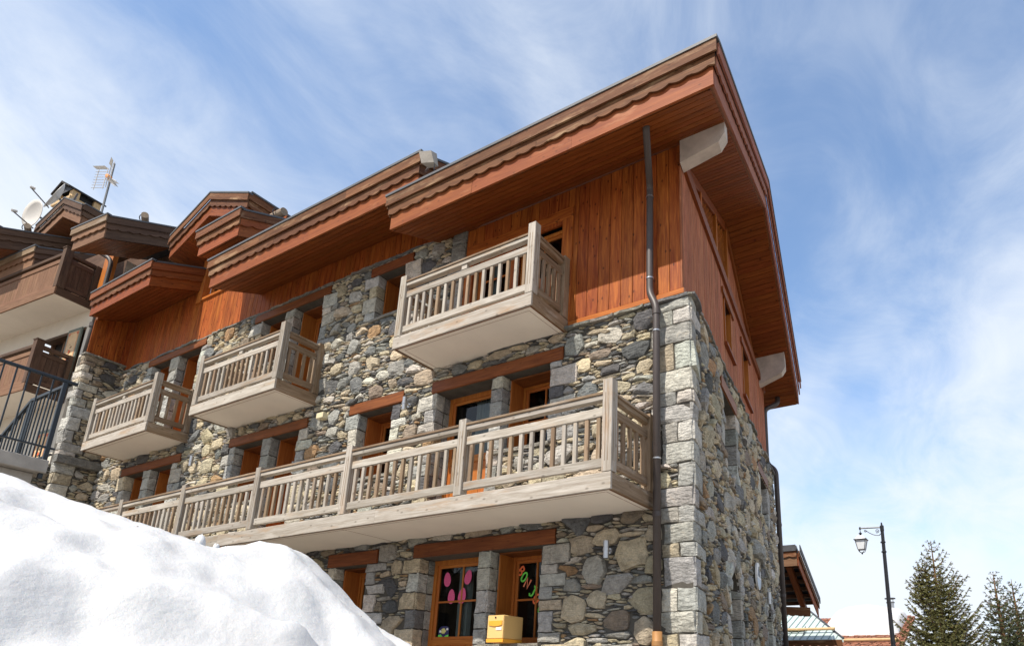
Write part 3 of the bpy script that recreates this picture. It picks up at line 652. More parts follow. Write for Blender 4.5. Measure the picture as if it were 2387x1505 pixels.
def casement(name, x0, x1, z0, z1, y, parent, cols=2, rows=2, fw=.065, mat='frame', lining=True, panel=0.0, curt=None, t=.06):
    mb = MB(); mb.box(x0, x0 + fw, y, y + t, z0, z1); mb.box(x1 - fw, x1, y, y + t, z0, z1)
    mb.box(x0 + fw, x1 - fw, y + .001, y + t, z1 - fw, z1); mb.box(x0 + fw, x1 - fw, y + .001, y + t, z0, z0 + fw)
    o = mb.out(name, M[mat], parent, axis=(0, 0, 1))
    # inner sash set slightly back
    sx0, sx1, sz0, sz1 = x0 + fw, x1 - fw, z0 + fw, z1 - fw; s = .045; yb = y + .018
    if panel: 
        pz = sz0 + panel
        box('bottom_rail', sx0, sx1, yb - .01, yb + .04, pz - .07, pz, M[mat], o)
        nb = 3; bw = (sx1 - sx0 - .12) / nb
        box('panel_stile', sx0, sx0 + .06, yb, yb + .03, sz0, pz - .07, M[mat], o); box('panel_stile', sx1 - .06, sx1, yb, yb + .03, sz0, pz - .07, M[mat], o)
        for i in range(nb): box('panel_board', sx0 + .06 + i * bw + .002, sx0 + .06 + (i + 1) * bw - .002, yb + .012, yb + .03, sz0, pz - .07, M[mat], o)
        sz0 = pz
    box('sash_stile', sx0, sx0 + s, yb, yb + .04, sz0, sz1, M[mat], o); box('sash_stile', sx1 - s, sx1, yb, yb + .04, sz0, sz1, M[mat], o)
    box('sash_rail', sx0 + s, sx1 - s, yb, yb + .04, sz1 - s, sz1, M[mat], o); box('sash_rail', sx0 + s, sx1 - s, yb, yb + .04, sz0, sz0 + s, M[mat], o)
    gx0, gx1, gz0, gz1 = sx0 + s, sx1 - s, sz0 + s, sz1 - s
    for i in range(1, cols): xm = gx0 + (gx1 - gx0) * i / cols; box('glazing_bar', xm - .014, xm + .014, yb + .004, yb + .036, gz0, gz1, M[mat], o)
    for j in range(1, rows):
        zm = gz0 + (gz1 - gz0) * j / rows
        for i in range(cols):
            a = gx0 + (gx1 - gx0) * i / cols + (.014 if i else 0); b_ = gx0 + (gx1 - gx0) * (i + 1) / cols - (.014 if i < cols - 1 else 0)
            box('glazing_bar', a, b_, yb + .006, yb + .034, zm - .014, zm + .014, M[mat], o)
    for i in range(cols):
        for j in range(rows): pane(gx0 + (gx1 - gx0) * i / cols, gx0 + (gx1 - gx0) * (i + 1) / cols, yb + .02, gz0 + (gz1 - gz0) * j / rows, gz0 + (gz1 - gz0) * (j + 1) / rows, o)
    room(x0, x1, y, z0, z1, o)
    if lining:   # board lining of the reveal between stone and frame
        box('jamb_lining', x0 - .0, x0 + .028, FY + .17, y - .002, z0, z1 - .024, M[mat], o)
        box('jamb_lining', x1 - .022, x1, FY + .17, y - .002, z0, z1 - .024, M[mat], o)
        box('head_lining', x0, x1, FY + .17, y - .002, z1 - .022, z1 - .001, M['lintel'], o)
    if curt: curtain(*curt, o)
    return o
DY, WY = FY + .29, FY + .46
door_g = casement('door', -7.40, -6.28, 1.10, 3.33, DY, chalet, 2, 2, .07, lining=False, panel=1.02, curt=(-6.98, -6.74, DY + .12, 2.15, 3.3), t=.06)
win_g = casement('window', -6.07, -5.22, 2.10, 3.33, WY, chalet, 2, 2)
casement('window', -9.26, -8.52, 2.10, 3.32, WY, chalet, 2, 2)
door_f = casement('door', -7.40, -6.28, 3.82, 5.93, DY, chalet, 1, 1, .075, lining=False, panel=.98, curt=(-6.95, -6.5, DY + .14, 4.7, 5.85))
casement('window', -6.07, -5.22, 4.75, 5.93, WY, chalet, 2, 2)
casement('window', -9.20, -8.38, 4.75, 5.93, WY, chalet, 2, 2, curt=(-8.85, -8.5, WY + .15, 4.8, 5.9))
for (a, b_, c, d) in ((-12.77, -11.87, 4.75, 5.94), (-16.98, -16.2, 4.75, 5.94), (-9.17, -8.48, 7.72, 8.63), (-12.65, -11.87, 7.6, 8.66), (-16.95, -16.14, 7.6, 8.66)):
    casement('window', a, b_, c, d, WY, chalet, 2, 2)
for (a, b_, c, d) in ((-11.62, -10.80, 3.82, 5.94), (-15.92, -15.05, 3.82, 5.94), (-11.58, -10.68, 6.55, 8.66), (-15.78, -14.90, 6.55, 8.66)):
    casement('door', a, b_, c, d, WY, chalet, 1, 2, .07, panel=.9)
# side wall openings: dark recessed glazing
for (s0, s1, z0, z1) in SOPEN:
    v = [Sm(s0, z0, -.33), Sm(s1, z0, -.33), Sm(s1, z1, -.33), Sm(s0, z1, -.33)]
    o = mesh('window', [Sm(s0, z0, -.34), Sm(s1, z0, -.34), Sm(s1, z1, -.34), Sm(s0, z1, -.34)], [(0, 1, 2, 3)], M['dark'], chalet)
    if z1 < 4: continue
    mesh('pane', v, [(0, 1, 2, 3)], M['glass'], o)
    for q0, q1 in (((s0 + .03, z0), (s0 + .03, z1)), ((s1 - .03, z0), (s1 - .03, z1)), (((s0 + s1) / 2, z0), ((s0 + s1) / 2, z1))): bar('glazing_bar', Sm(q0[0], q0[1], -.31), Sm(q1[0], q1[1], -.31), .06, .04, M['frame'], o, up=SD)
# rough arch heads over the two low openings of the side wall
for (s0, s1, z1) in ((2.13, 2.93, 3.32), (5.77, 6.52, 3.28)):
    cmid = (s0 + s1) / 2; r0 = (s1 - s0) / 2; zs = z1 - .40; n = 9
    for i in range(n):
        a0 = math.pi - math.pi * i / n; a1 = math.pi - math.pi * (i + 1) / n; r1 = r0 + rnd.uniform(.14, .22)
        p = [(cmid + r0 * math.cos(a0), zs + .38 * math.sin(a0)), (cmid + r1 * math.cos(a0), zs + .02 + (r1 - r0 + .38) * math.sin(a0)), (cmid + r1 * math.cos(a1), zs + .02 + (r1 - r0 + .38) * math.sin(a1)), (cmid + r0 * math.cos(a1), zs + .38 * math.sin(a1))]
        mb = MB(); v, f = stone_geo(p, Sm, .05, .004, base=-.03); mb.add(v, f, pick(QPAL)); mb.out('arch_stone', M['stone'], sidew)
    for sg in (-1, 1):
        arc = [(cmid + sg * r0 * math.cos(math.pi / 2 * i / 6), zs + .385 * math.sin(math.pi / 2 * i / 6)) for i in range(7)] + [(cmid + sg * r0, z1)]
        m_ = len(arc); vv = [Sm(u, z, -.003) for u, z in arc] + [Sm(u, z, -.32) for u, z in arc]
        mesh('arch_spandrel', vv, [tuple(range(m_)), tuple(range(2 * m_ - 1, m_ - 1, -1))] + [(i, (i + 1) % m_, m_ + (i + 1) % m_, m_ + i) for i in range(m_)], M['mortar'], sidew)

# ------------------------------------------------------------------ boarded wooden walls
def board_wall(name, mp, u0, u1, zlo, zhi, mat, parent, wd=0.137, holes=(), o=0.022, back=-.12, bottom_rail=None):
    """zlo/zhi: function of u"""
    zl = zlo if callable(zlo) else (lambda u: zlo); zh = zhi if callable(zhi) else (lambda u: zhi)
    us = [u0, u1]; n0 = 24
    pts = [u0 + (u1 - u0) * i / n0 for i in range(n0 + 1)]
    cuts = sorted(set([u0, u1] + [h[0] for h in holes] + [h[1] for h in holes]))
    vs, fs = [], []
    for i in range(len(cuts) - 1):
        a, b_ = cuts[i], cuts[i + 1]; hs = sorted([h for h in holes if h[0] <= a + 1e-4 and h[1] >= b_ - 1e-4], key=lambda h: h[2])
        m_ = max(1, int((b_ - a) / .8))
        for j in range(m_):
            p, q = a + (b_ - a) * j / m_, a + (b_ - a) * (j + 1) / m_
            segs = []; bot = (zl(p), zl(q))
            for h in hs: segs.append((bot, (h[2], h[2]))); bot = (h[3], h[3])
            segs.append((bot, (zh(p), zh(q))))
            for (b0, b1), (t0, t1) in segs:
                if t0 - b0 < .005 and t1 - b1 < .005: continue
                k = len(vs); vs += [mp(p, b0, 0), mp(q, b1, 0), mp(q, t1, 0), mp(p, t0, 0)]; fs.append((k, k + 1, k + 2, k + 3))
    base = mesh(name, vs, fs, M['lintel'], parent)
    n = round((u1 - u0) / wd); st = (u1 - u0) / n
    for i in range(n):
        a = u0 + i * st + .002; b_ = a + st - .006; t = o + rnd.uniform(-.003, .003)
        hs = sorted([h for h in holes if h[0] < b_ - .03 and h[1] > a + .03], key=lambda h: h[2])
        segs = []; bot = None
        for h in hs: segs.append((bot, h[2])); bot = h[3]
        segs.append((bot, None))
        for sb, s_t in segs:
            b0, b1 = (zl(a), zl(b_)) if sb is None else (sb, sb); t0, t1 = (zh(a), zh(b_)) if s_t is None else (s_t, s_t)
            if max(t0 - b0, t1 - b1) < .03: continue
            t0 = max(t0, b0 + .002); t1 = max(t1, b1 + .002)
            c = .004
            vs = [mp(a, b0, .001), mp(a, b0, t - c), mp(a + c, b0, t), mp(b_ - c, b1, t), mp(b_, b1, t - c), mp(b_, b1, .001),
                  mp(a, t0, .001), mp(a, t0, t - c), mp(a + c, t0, t), mp(b_ - c, t1, t), mp(b_, t1, t - c), mp(b_, t1, .001)]
            fs = [(k, k + 1, k + 7, k + 6) for k in range(5)] + [(5, 0, 6, 11), (0, 1, 2, 3, 4, 5)[::-1], (6, 7, 8, 9, 10, 11)]
            mesh('wall_board', vs, fs, mat, base, axis=V(0, 0, 1))
    return base
PIT = 0.41
zfA = lambda y: 8.41 + PIT * (min(y, 10.81) - 6.0) - PIT * max(0, y - 10.81)
# front wood wall, right part: three openings behind the top balcony
WX0, WX1 = XP + .012, CX - .10
WO = [(-6.85, -6.10, 6.42, 8.28), (-5.98, -5.12, 7.40, 8.22)]
ww = board_wall('front_boarding', lambda u, z, o: V(u, FY + .03 - o, z), WX0, WX1, 6.52, zfA(7) - .03, M['wall_wood'], chalet, wd=.182, holes=WO)
box('bottom_rail', -4.93, WX1 + .03, FY - .03, FY + .03, 6.41, 6.50, M['frame'], ww, .015)
casement('door', -6.85, -6.10, 6.42, 8.28, FY + .12, chalet, 1, 2, .07, lining=False, panel=.9, curt=(-6.7, -6.5, FY + .22, 7.2, 8.2))
casement('window', -5.98, -5.12, 7.40, 8.22, FY + .12, chalet, 2, 1, .06, lining=False)
for a, b_, c, d in ((-7.02, -4.93, 8.28, 8.46), (-5.12, -4.93, 6.44, 8.28), (-7.02, -6.87, 6.44, 8.28), (-6.09, -5.99, 6.44, 8.28)): box('opening_trim', a, b_, FY - .015, FY + .12, c, d, M['wall_wood'], ww, .006)
# narrow band of boards under the middle roof and the wall bay left of it
board_wall('front_boarding', lambda u, z, o: V(u, FY + .03 - o, z), -12.55, WX0 - .002, ZT2 + .03, 9.42, M['wall_wood'], chalet)
WB = [(-15.36, -14.15, 10.02, 11.0)]
wb = board_wall('front_boarding', lambda u, z, o: V(u, FY + .03 - o, z), XL - .05, -12.553, ZT2 + .03, lambda u: 11.25 if u > -15.5 else 10.3, M['wall_wood'], chalet, wd=.162, holes=WB)
casement('window', -15.36, -14.15, 10.02, 11.0, FY + .14, chalet, 2, 1, .06, lining=False)
for a, b_, c, d in ((-15.56, -15.36, 9.92, 11.2), (-15.36, -13.9, 9.955, 10.018), (-14.15, -13.98, 10.02, 11.1)): box('opening_trim', a, b_, FY - .035, FY + .14, c, d, M['frame'], wb, .006)
# spur wall at the left end: stone below, boards above
SPY = 6.16
spm = lambda d, z, o: V(XL + o, FY - d, z)       # d measured toward the viewer
spf = lambda u, z, o: V(u, SPY - o, z)
sp = mesh('spur_wall', [spm(0, .4, 0), spm(.84, .4, 0), spm(.84, 9.0, 0), spm(0, 9.0, 0), V(XL - .4, SPY, .4), V(XL - .4, SPY, 9.0)], [(0, 1, 2, 3), (1, 4, 5, 2)], M['mortar'], chalet)
SR = []
kk = 0
for za, zb in stack(3.2, 8.98, .10, .34):
    a, b_ = (rnd.uniform(.22, .46), .2) if rnd.random() < .5 else (rnd.uniform(.12, .24), .38); kk += 1
    quoin(sp, [(spm, (.84 - a, .85, za, zb), .03), (spf, (XL - b_, XL + .012, za, zb), .03)], col=pick(QPAL) if rnd.random() < .5 else pick()); SR.append((.84 - a, .9, za, zb))
spst = pack(0.0, .84, 3.0, 8.99, SR, .95, 21)
for p in spst:
    if parea(p) > .0006: mb = MB(); v, f = stone_geo(p, spm, .035, .005); mb.add(v, f, pick(g=.9)); mb.out('stone', M['stone'], sp)
coping(spm, -.02, .9, 8.99, .06, sp)
for a, b_ in ((0.0, .33), (.33, .62), (.62, .92)):   # ledge slabs
    v = [spm(p, z, o) for p in (a, b_ - .006) for z in (6.24, 6.42) for o in (-.05, .16)]
    mesh('ledge_slab', v, [(0, 1, 3, 2), (4, 6, 7, 5), (0, 4, 5, 1), (2, 3, 7, 6), (0, 2, 6, 4), (1, 5, 7, 3)], M['stone'], sp, col=(.19, .185, .17))
zfC = lambda y: 9.84 + PIT * (y - 5.96)
board_wall('spur_boarding', lambda d, z, o: V(XL + .01 + o, FY - d, z), 0.0, .86, 9.04, lambda d: zfC(FY - d) - .02, M['wall_wood'], chalet)
# lower wall running toward the viewer beside the stairs
lw = mesh('lower_wall', [V(XL - .25, 2.0, .3), V(XL - .25, FY, .3), V(XL - .25, FY, 6.24), V(XL - .25, 2.0, 6.24)], [(0, 1, 2, 3)], M['mortar'], chalet)
lwm = lambda d, z, o: V(XL - .25 + o, FY - d, z)
for p in pack(0.0, 4.2, 3.2, 6.23, [], 1.1, 23):
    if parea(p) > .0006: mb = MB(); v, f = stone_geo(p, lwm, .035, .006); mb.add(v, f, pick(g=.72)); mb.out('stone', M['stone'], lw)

# ---- side wall boards, tie beam, recessed gable with lattice
ins = -.12
Wm = lambda s, z, o: Sm(s, z, ins + o)
SW = [(3.0, 3.62, 7.22, 8.12), (4.86, 5.55, 7.05, 8.12)]
sb = board_wall('side_boarding', Wm, 0.02, 7.98, 6.42, 8.44, M['side_wood'], chalet, holes=SW)
def sboard(name, s0, s1, z0, z1, o0, o1, mat, parent):
    v = [Sm(s, z, o) for s in (s0, s1) for z in (z0, z1) for o in (o0, o1)]
    return mesh(name, v, [(0, 1, 3, 2), (4, 6, 7, 5), (0, 4, 5, 1), (2, 3, 7, 6), (0, 2, 6, 4), (1, 5, 7, 3)], mat, parent, axis=SD if s1 - s0 > z1 - z0 else V(0, 0, 1))
sboard('tie_board', -.02, 8.0, 8.44, 8.62, ins - .02, ins + .07, M['soffit'], sb)
for (s0, s1, z0, z1) in SW:
    o = sboard('window', s0, s1, z0, z1, ins - .22, ins - .20, M['dark'], chalet)
    sboard('pane', s0 + .04, s1 - .04, z0 + .04, z1 - .04, ins - .19, ins - .185, M['glass'], o)
    sboard('jamb_board', s0, s0 + .03, z0, z1, ins - .2, ins + .035, M['frame'], o); sboard('jamb_board', s1 - .03, s1, z0, z1, ins - .2, ins + .035, M['frame'], o)
    sboard('head_board', s0 - .22, s1 + .22, z1, z1 + .10, ins, ins + .06, M['soffit'], o); sboard('sill_board', s0 - .1, s1 + .15, z0 - .05, z0, ins - .1, ins + .08, M['soffit'], o)
def ysoff(s): return FY + math.sin(SA) * s
zg = lambda s: zfA(ysoff(s)) - .03
Gm = lambda s, z, o: Sm(s, z, ins - .10 + o)
board_wall('gable_boarding', Gm, 3.95, 7.95, 8.62, zg, M['side_wood'], chalet)
gd = mesh('gable_backing', [Gm(s, z, -.05) for s, z in ((.1, 8.62), (3.95, 8.62), (3.95, zg(3.95)), (.1, zg(.1)))], [(0, 1, 2, 3)], M['dark'], chalet)
bar('rafter_trim', Gm(.2, zg(.2) - .10, .03), Gm(3.9, zg(3.9) - .10, .03), .17, .05, M['soffit'], gd)
bar('rafter_trim', Gm(3.9, zg(3.9) - .10, .045), Gm(7.9, zg(7.9) - .10, .045), .17, .05, M['soffit'], gd)
for s_ in (1.6, 2.85, 3.9): bar('gable_post', Gm(s_, 8.62, .035), Gm(s_, zg(s_) - .2, .035), .09, .07, M['frame'], gd, up=SD)
bar('gable_brace', Gm(.9, 8.66, .035), Gm(3.85, 8.66 + .19, .035), .10, .05, M['frame'], gd)
for i in range(-10, 30):          # lattice of crossing laths
    for sg in (1, -1):
        a = i * .15
        pts = []
        for q in range(0, 41):
            s_ = 1.0 + q * .0725; z_ = 8.7 + (s_ - 1.0) * sg * 1.0 + a * 1.0 - (0 if sg > 0 else -.0) 
            if 8.68 < z_ < zg(s_) - .16: pts.append((s_, z_))
        if len(pts) > 2:
            v, f = bar_geo(Gm(*pts[0], .0 if sg > 0 else .012), Gm(*pts[-1], .0 if sg > 0 else .012), .022, .010); mesh('lattice_lath', v, f, M['frame'], gd, axis=V(*SD))

# ------------------------------------------------------------------ roofs of the stone chalet
def roof_slab(name, x0f, x1f, prof, th, parent, mat):
    """prof: list of (y, z underside)"""
    vs = []; n = len(prof)
    for y, z in prof: vs += [(x0f(y), y, z), (x1f(y), y, z), (x0f(y), y, z + th), (x1f(y), y, z + th)]
    fs = []
    for i in range(n - 1):
        a, b_ = 4 * i, 4 * i + 4; fs += [(a, a + 1, b_ + 1, b_), (a + 2, b_ + 2, b_ + 3, a + 3), (a, b_, b_ + 2, a + 2), (a + 1, a + 3, b_ + 3, b_ + 1)]
    fs += [(0, 2, 3, 1), (4 * n - 4, 4 * n - 3, 4 * n - 1, 4 * n - 2)]
    return mesh(name, vs, fs, None, parent, mats=[M['dark_soffit'], mat], fmat=[1 if (i < 4 * (n - 1) and i % 4 == 1) else 0 for i in range(len(fs))])
FM = (M['red_board'], M['fascia'], M['fascia']); SM_ = (M['fascia_side'], M['fascia_side'], M['fascia_side'])
xr = lambda y: -2.30 - .182 * (y - 6.0)
xlA = lambda y: -7.70
YR, YB = 10.81, 15.72
rA = roof_slab('roof', xlA, lambda y: xr(y) - .002, [(6.002, zfA(6.0)), (YR, zfA(YR)), (YB, zfA(YB))], .575, chalet, M['flash'])
edge_boards((-7.70, 6.0, 8.41), (xr(6), 6.0, 8.41), (0, -1, 0), rA, FM, 1, 1)
RO = V(math.cos(math.radians(10.3)), math.sin(math.radians(10.3)), 0)
edge_boards((xr(6), 6.0, 8.41), (xr(YR), YR, zfA(YR)), RO, rA, SM_, -1, 0)
edge_boards((xr(YR), YR, zfA(YR)), (xr(YB), YB, zfA(YB)), RO, rA, SM_, 0, 0)
edge_boards((-7.70, 6.0, 8.41), (-7.70, 8.2, 8.41 + 2.2 * PIT), (-1, 0, 0), rA, FM, -1, 0)
xw = lambda y: CX - .19 * (y - 7) - .3
soffit_rows(rA, 6.03, 7.10, zfA, xlA, lambda y: xr(y) - .03, M['soffit'])
soffit_rows(rA, 7.10, YR, zfA, xw, lambda y: xr(y) - .03, M['soffit'])
soffit_rows(rA, YR, YB, zfA, xw, lambda y: xr(y) - .03, M['soffit'])
# middle roof
zfB = lambda y: 8.99 + PIT * (y - 6.0)
rB = roof_slab('roof', lambda y: -12.92, lambda y: -7.24, [(6.002, 8.99), (YR, zfB(YR)), (YB, zfB(6.1))], .575, chalet, M['flash'])
edge_boards((-12.92, 6.0, 8.99), (-7.24, 6.0, 8.99), (0, -1, 0), rB, FM, 1, 1)
edge_boards((-7.24, 6.0, 8.99), (-7.24, YR, zfB(YR)), (1, 0, 0), rB, FM, -1, 0)
edge_boards((-12.92, 6.0, 8.99), (-12.92, 8.5, zfB(8.5)), (-1, 0, 0), rB, FM, -1, 0)
soffit_rows(rB, 6.03, 7.10, zfB, lambda y: -12.91, lambda y: -7.27, M['soffit'])
# porch roof left (over the bay beside the spur wall)
FC = (M['soffit'], M['fascia'], M['lintel']); FC2 = (M['soffit'], M['lintel'], M['lintel'])
rC = roof_slab('roof', lambda y: -18.22 if y < 6.19 else -18.6, lambda y: -15.52, [(5.962, 9.84), (6.18, zfC(6.18)), (6.2, zfC(6.2)), (7.02, zfC(7.02))], .54, chalet, M['slate'])
edge_boards((-18.22, 5.96, 9.84), (-15.52, 5.96, 9.84), (0, -1, 0), rC, FC, 0, 1, k=.83)
edge_boards((-15.52, 5.96, 9.84), (-15.52, 7.02, zfC(7.02)), (1, 0, 0), rC, FC2, -1, 0, k=.83)
soffit_rows(rC, 5.98, 6.98, zfC, lambda y: -18.2 if y < 6.19 else -18.55, lambda y: -15.55, M['soffit'])
# small roof above the middle roof's left end
zfE = lambda y: 9.98 + PIT * (y - 6.0)
rE = roof_slab('roof', lambda y: -13.68, lambda y: -12.32, [(6.002, 9.98), (8.6, zfE(8.6))], .54, chalet, M['flash'])
edge_boards((-13.68, 6.0, 9.98), (-12.32, 6.0, 9.98), (0, -1, 0), rE, FM, 1, 1, k=.82)
edge_boards((-12.32, 6.0, 9.98), (-12.32, 8.6, zfE(8.6)), (1, 0, 0), rE, (M['red_board'], M['red_board'], M['fascia']), -1, 0, k=.82)
edge_boards((-13.68, 6.0, 9.98), (-13.68, 8.6, zfE(8.6)), (-1, 0, 0), rE, FM, -1, 0, k=.82)
soffit_rows(rE, 6.03, 7.02, zfE, lambda y: -13.67, lambda y: -12.35, M['soffit'])
pipe('drainpipe', [(-12.42, 6.35, 10.1), (-12.42, 6.35, 9.75)], .05, M['pipe_dark'], chalet)
# gable roof behind with its ridge running away from the front
def gable_roof(mp, ul, ur, ua, o0, o1, zl, zr, za, parent, mats, sof, top, k=.87):
    """mp(u, o, z): o0 = front plane, o1 = back; left/right eaves and apex given at the underside"""
    P = lambda u, o, z: mp(u, o, z); th = .6 * k
    vs = [];
    for o in (o0, o1):
        for dz in (0, th): vs += [P(ul, o, zl + dz), P(ua, o, za + dz), P(ur, o, zr + dz)]
    fs = [(0, 1, 4, 3), (1, 2, 5, 4), (6, 9, 10, 7), (7, 10, 11, 8), (0, 6, 7, 1), (1, 7, 8, 2), (3, 4, 10, 9), (4, 5, 11, 10), (0, 3, 9, 6), (2, 8, 11, 5)]
    r = mesh('roof', vs, fs, top, parent)
    fo = (mp(0, o0, 0) - mp(0, o1, 0)).normalized(); ro = (mp(1, 0, 0) - mp(0, 0, 0)).normalized()
    A, B, C_ = P(ul, o0, zl) + fo * .003, P(ua, o0, za) + fo * .003, P(ur, o0, zr) + fo * .003
    edge_boards(A, B, fo, r, mats, 0, 0, k=k); edge_boards(B, C_, fo, r, mats, 0, 1, k=k)
    edge_boards(P(ur, o0, zr), P(ur, o1, zr), ro, r, mats, -1, 0, k=k); edge_boards(P(ul, o0, zl), P(ul, o1, zl), -ro, r, mats, -1, 0, k=k)
    for (u0, z0, u1, z1) in ((ul, zl, ua, za), (ua, za, ur, zr)):
        n = max(2, int(math.hypot(u1 - u0, z1 - z0) / .12))
        for i in range(n):
            a, b_ = i / n, (i + 1) / n - .05 / n
            q = [(u0 + (u1 - u0) * s, z0 + (z1 - z0) * s - .004) for s in (a, b_)]
            ob = o1
            v = [P(q[0][0], o0, q[0][1]), P(q[1][0], o0, q[1][1]), P(q[1][0], ob, q[1][1]), P(q[0][0], ob, q[0][1])]; v += [p - V(0, 0, .014) for p in v]
            mesh('soffit_plank', v, [(0, 1, 2, 3), (7, 6, 5, 4), (0, 4, 5, 1), (1, 5, 6, 2), (2, 6, 7, 3), (3, 7, 4, 0)], sof, r, axis=fo)
    return r
wmp = lambda u, o, z: V(u, FY - o, z)
TAN3 = (M['soffit'], M['fascia'], M['fascia'])
rD = gable_roof(wmp, -15.95, -12.95, -14.50, .6, -3.2, 10.93, 10.92, 11.56, chalet, TAN3, M['soffit'], M['slate'], k=.82)
board_wall('gable_boarding', lambda u, z, o: V(u, FY + .02 - o, z), -15.6, -13.25, 11.1, lambda u: 11.52 - abs(u + 14.5) * .46, M['wall_wood'], chalet)
# rows of thick slates on that roof
for i in range(7):
    y = 6.9 + i * .5; v, f = bar_geo((-12.93, y, 11.45), (-12.93, y + .56, 11.48 + .01 * i), .05, .22); mesh('roof_slate', v, f, M['slate'], rD)
# snow guard logs on hooks
def snow_log(P0, P1, r, parent, nm='snow_guard_log'):
    v, f = tube_geo([P0, P1], r, 12); o = mesh(nm, v, f, M['log'], parent)
    c = Vector(P0).lerp(Vector(P1), .85); pts = [c + V(0, -.02 + (r + .03) * math.cos(a), (r + .03) * math.sin(a) - .0) for a in [math.pi * (1.25 - i / 8 * 1.0) for i in range(9)]]
    v, f = tube_geo(pts, .012, 6); mesh('log_hook', v, f, M['black'], o)
snow_log((-13.5, 6.75, 11.03), (-12.2, 6.75, 11.03), .085, rE)
snow_log((-17.9, 6.55, 10.84), (-15.95, 6.55, 10.84), .07, rC)

# concrete beams carrying the roof overhang at the side
def outrigger(x0, x1, y0, y1, ztop0, zb0, zb1, parent):
    dz = PIT * (y1 - y0) if y0 < YR else -PIT * (y1 - y0)
    sh = -.19 * (y1 - y0); ch = .09
    vs = []
    for y, e, s in ((y0, 0, 0), (y1, dz, sh)):
        vs += [(x0 + s, y, zb0), (x1 - ch + s, y, zb1 - .04), (x1 + s, y, zb1 + ch * .9), (x1 + s, y, ztop0 + e), (x0 + s, y, ztop0 + e)]
    mesh('concrete_beam', vs, [(0, 1, 2, 3, 4), (9, 8, 7, 6, 5)] + [(i, (i + 1) % 5, 5 + (i + 1) % 5, 5 + i) for i in range(5)], M['beam'], parent)
outrigger(-3.15, -2.50, 6.92, 7.12, zfA(6.97) - .02, 8.40, 8.53, chalet)
outrigger(-4.75, -3.88, 14.10, 14.32, zfA(14.32) - .02 + PIT * .22, 8.26, 8.55, chalet)
# floodlight on the rake of the middle roof
fl = thing('floodlight', (-6.98, 5.9, 9.3), 'small grey floodlight box fixed on the upper end of the middle eave', 'floodlight')
mb = MB(); mb.add([V(-6.98, 5.80, 9.22), V(-6.80, 5.88, 9.22), V(-6.82, 5.82, 9.40), V(-7.0, 5.74, 9.40), V(-6.95, 5.92, 9.20), V(-6.79, 5.97, 9.20), V(-6.81, 5.93, 9.42), V(-6.97, 5.88, 9.42)], [(0, 1, 2, 3), (7, 6, 5, 4), (0, 4, 5, 1), (1, 5, 6, 2), (2, 6, 7, 3), (3, 7, 4, 0)]); mb.out('lamp_housing', M['concrete'], fl)
bar('bracket', (-6.90, 5.93, 9.30), (-7.13, 6.03, 9.30), .03, .03, M['steel'], fl)
v, f = tube_geo([(-6.80, 5.9, 9.2), (-6.79, 5.9, 9.08), (-6.82, 5.92, 8.98)], .006, 5); mesh('cable', v, f, M['black'], fl)

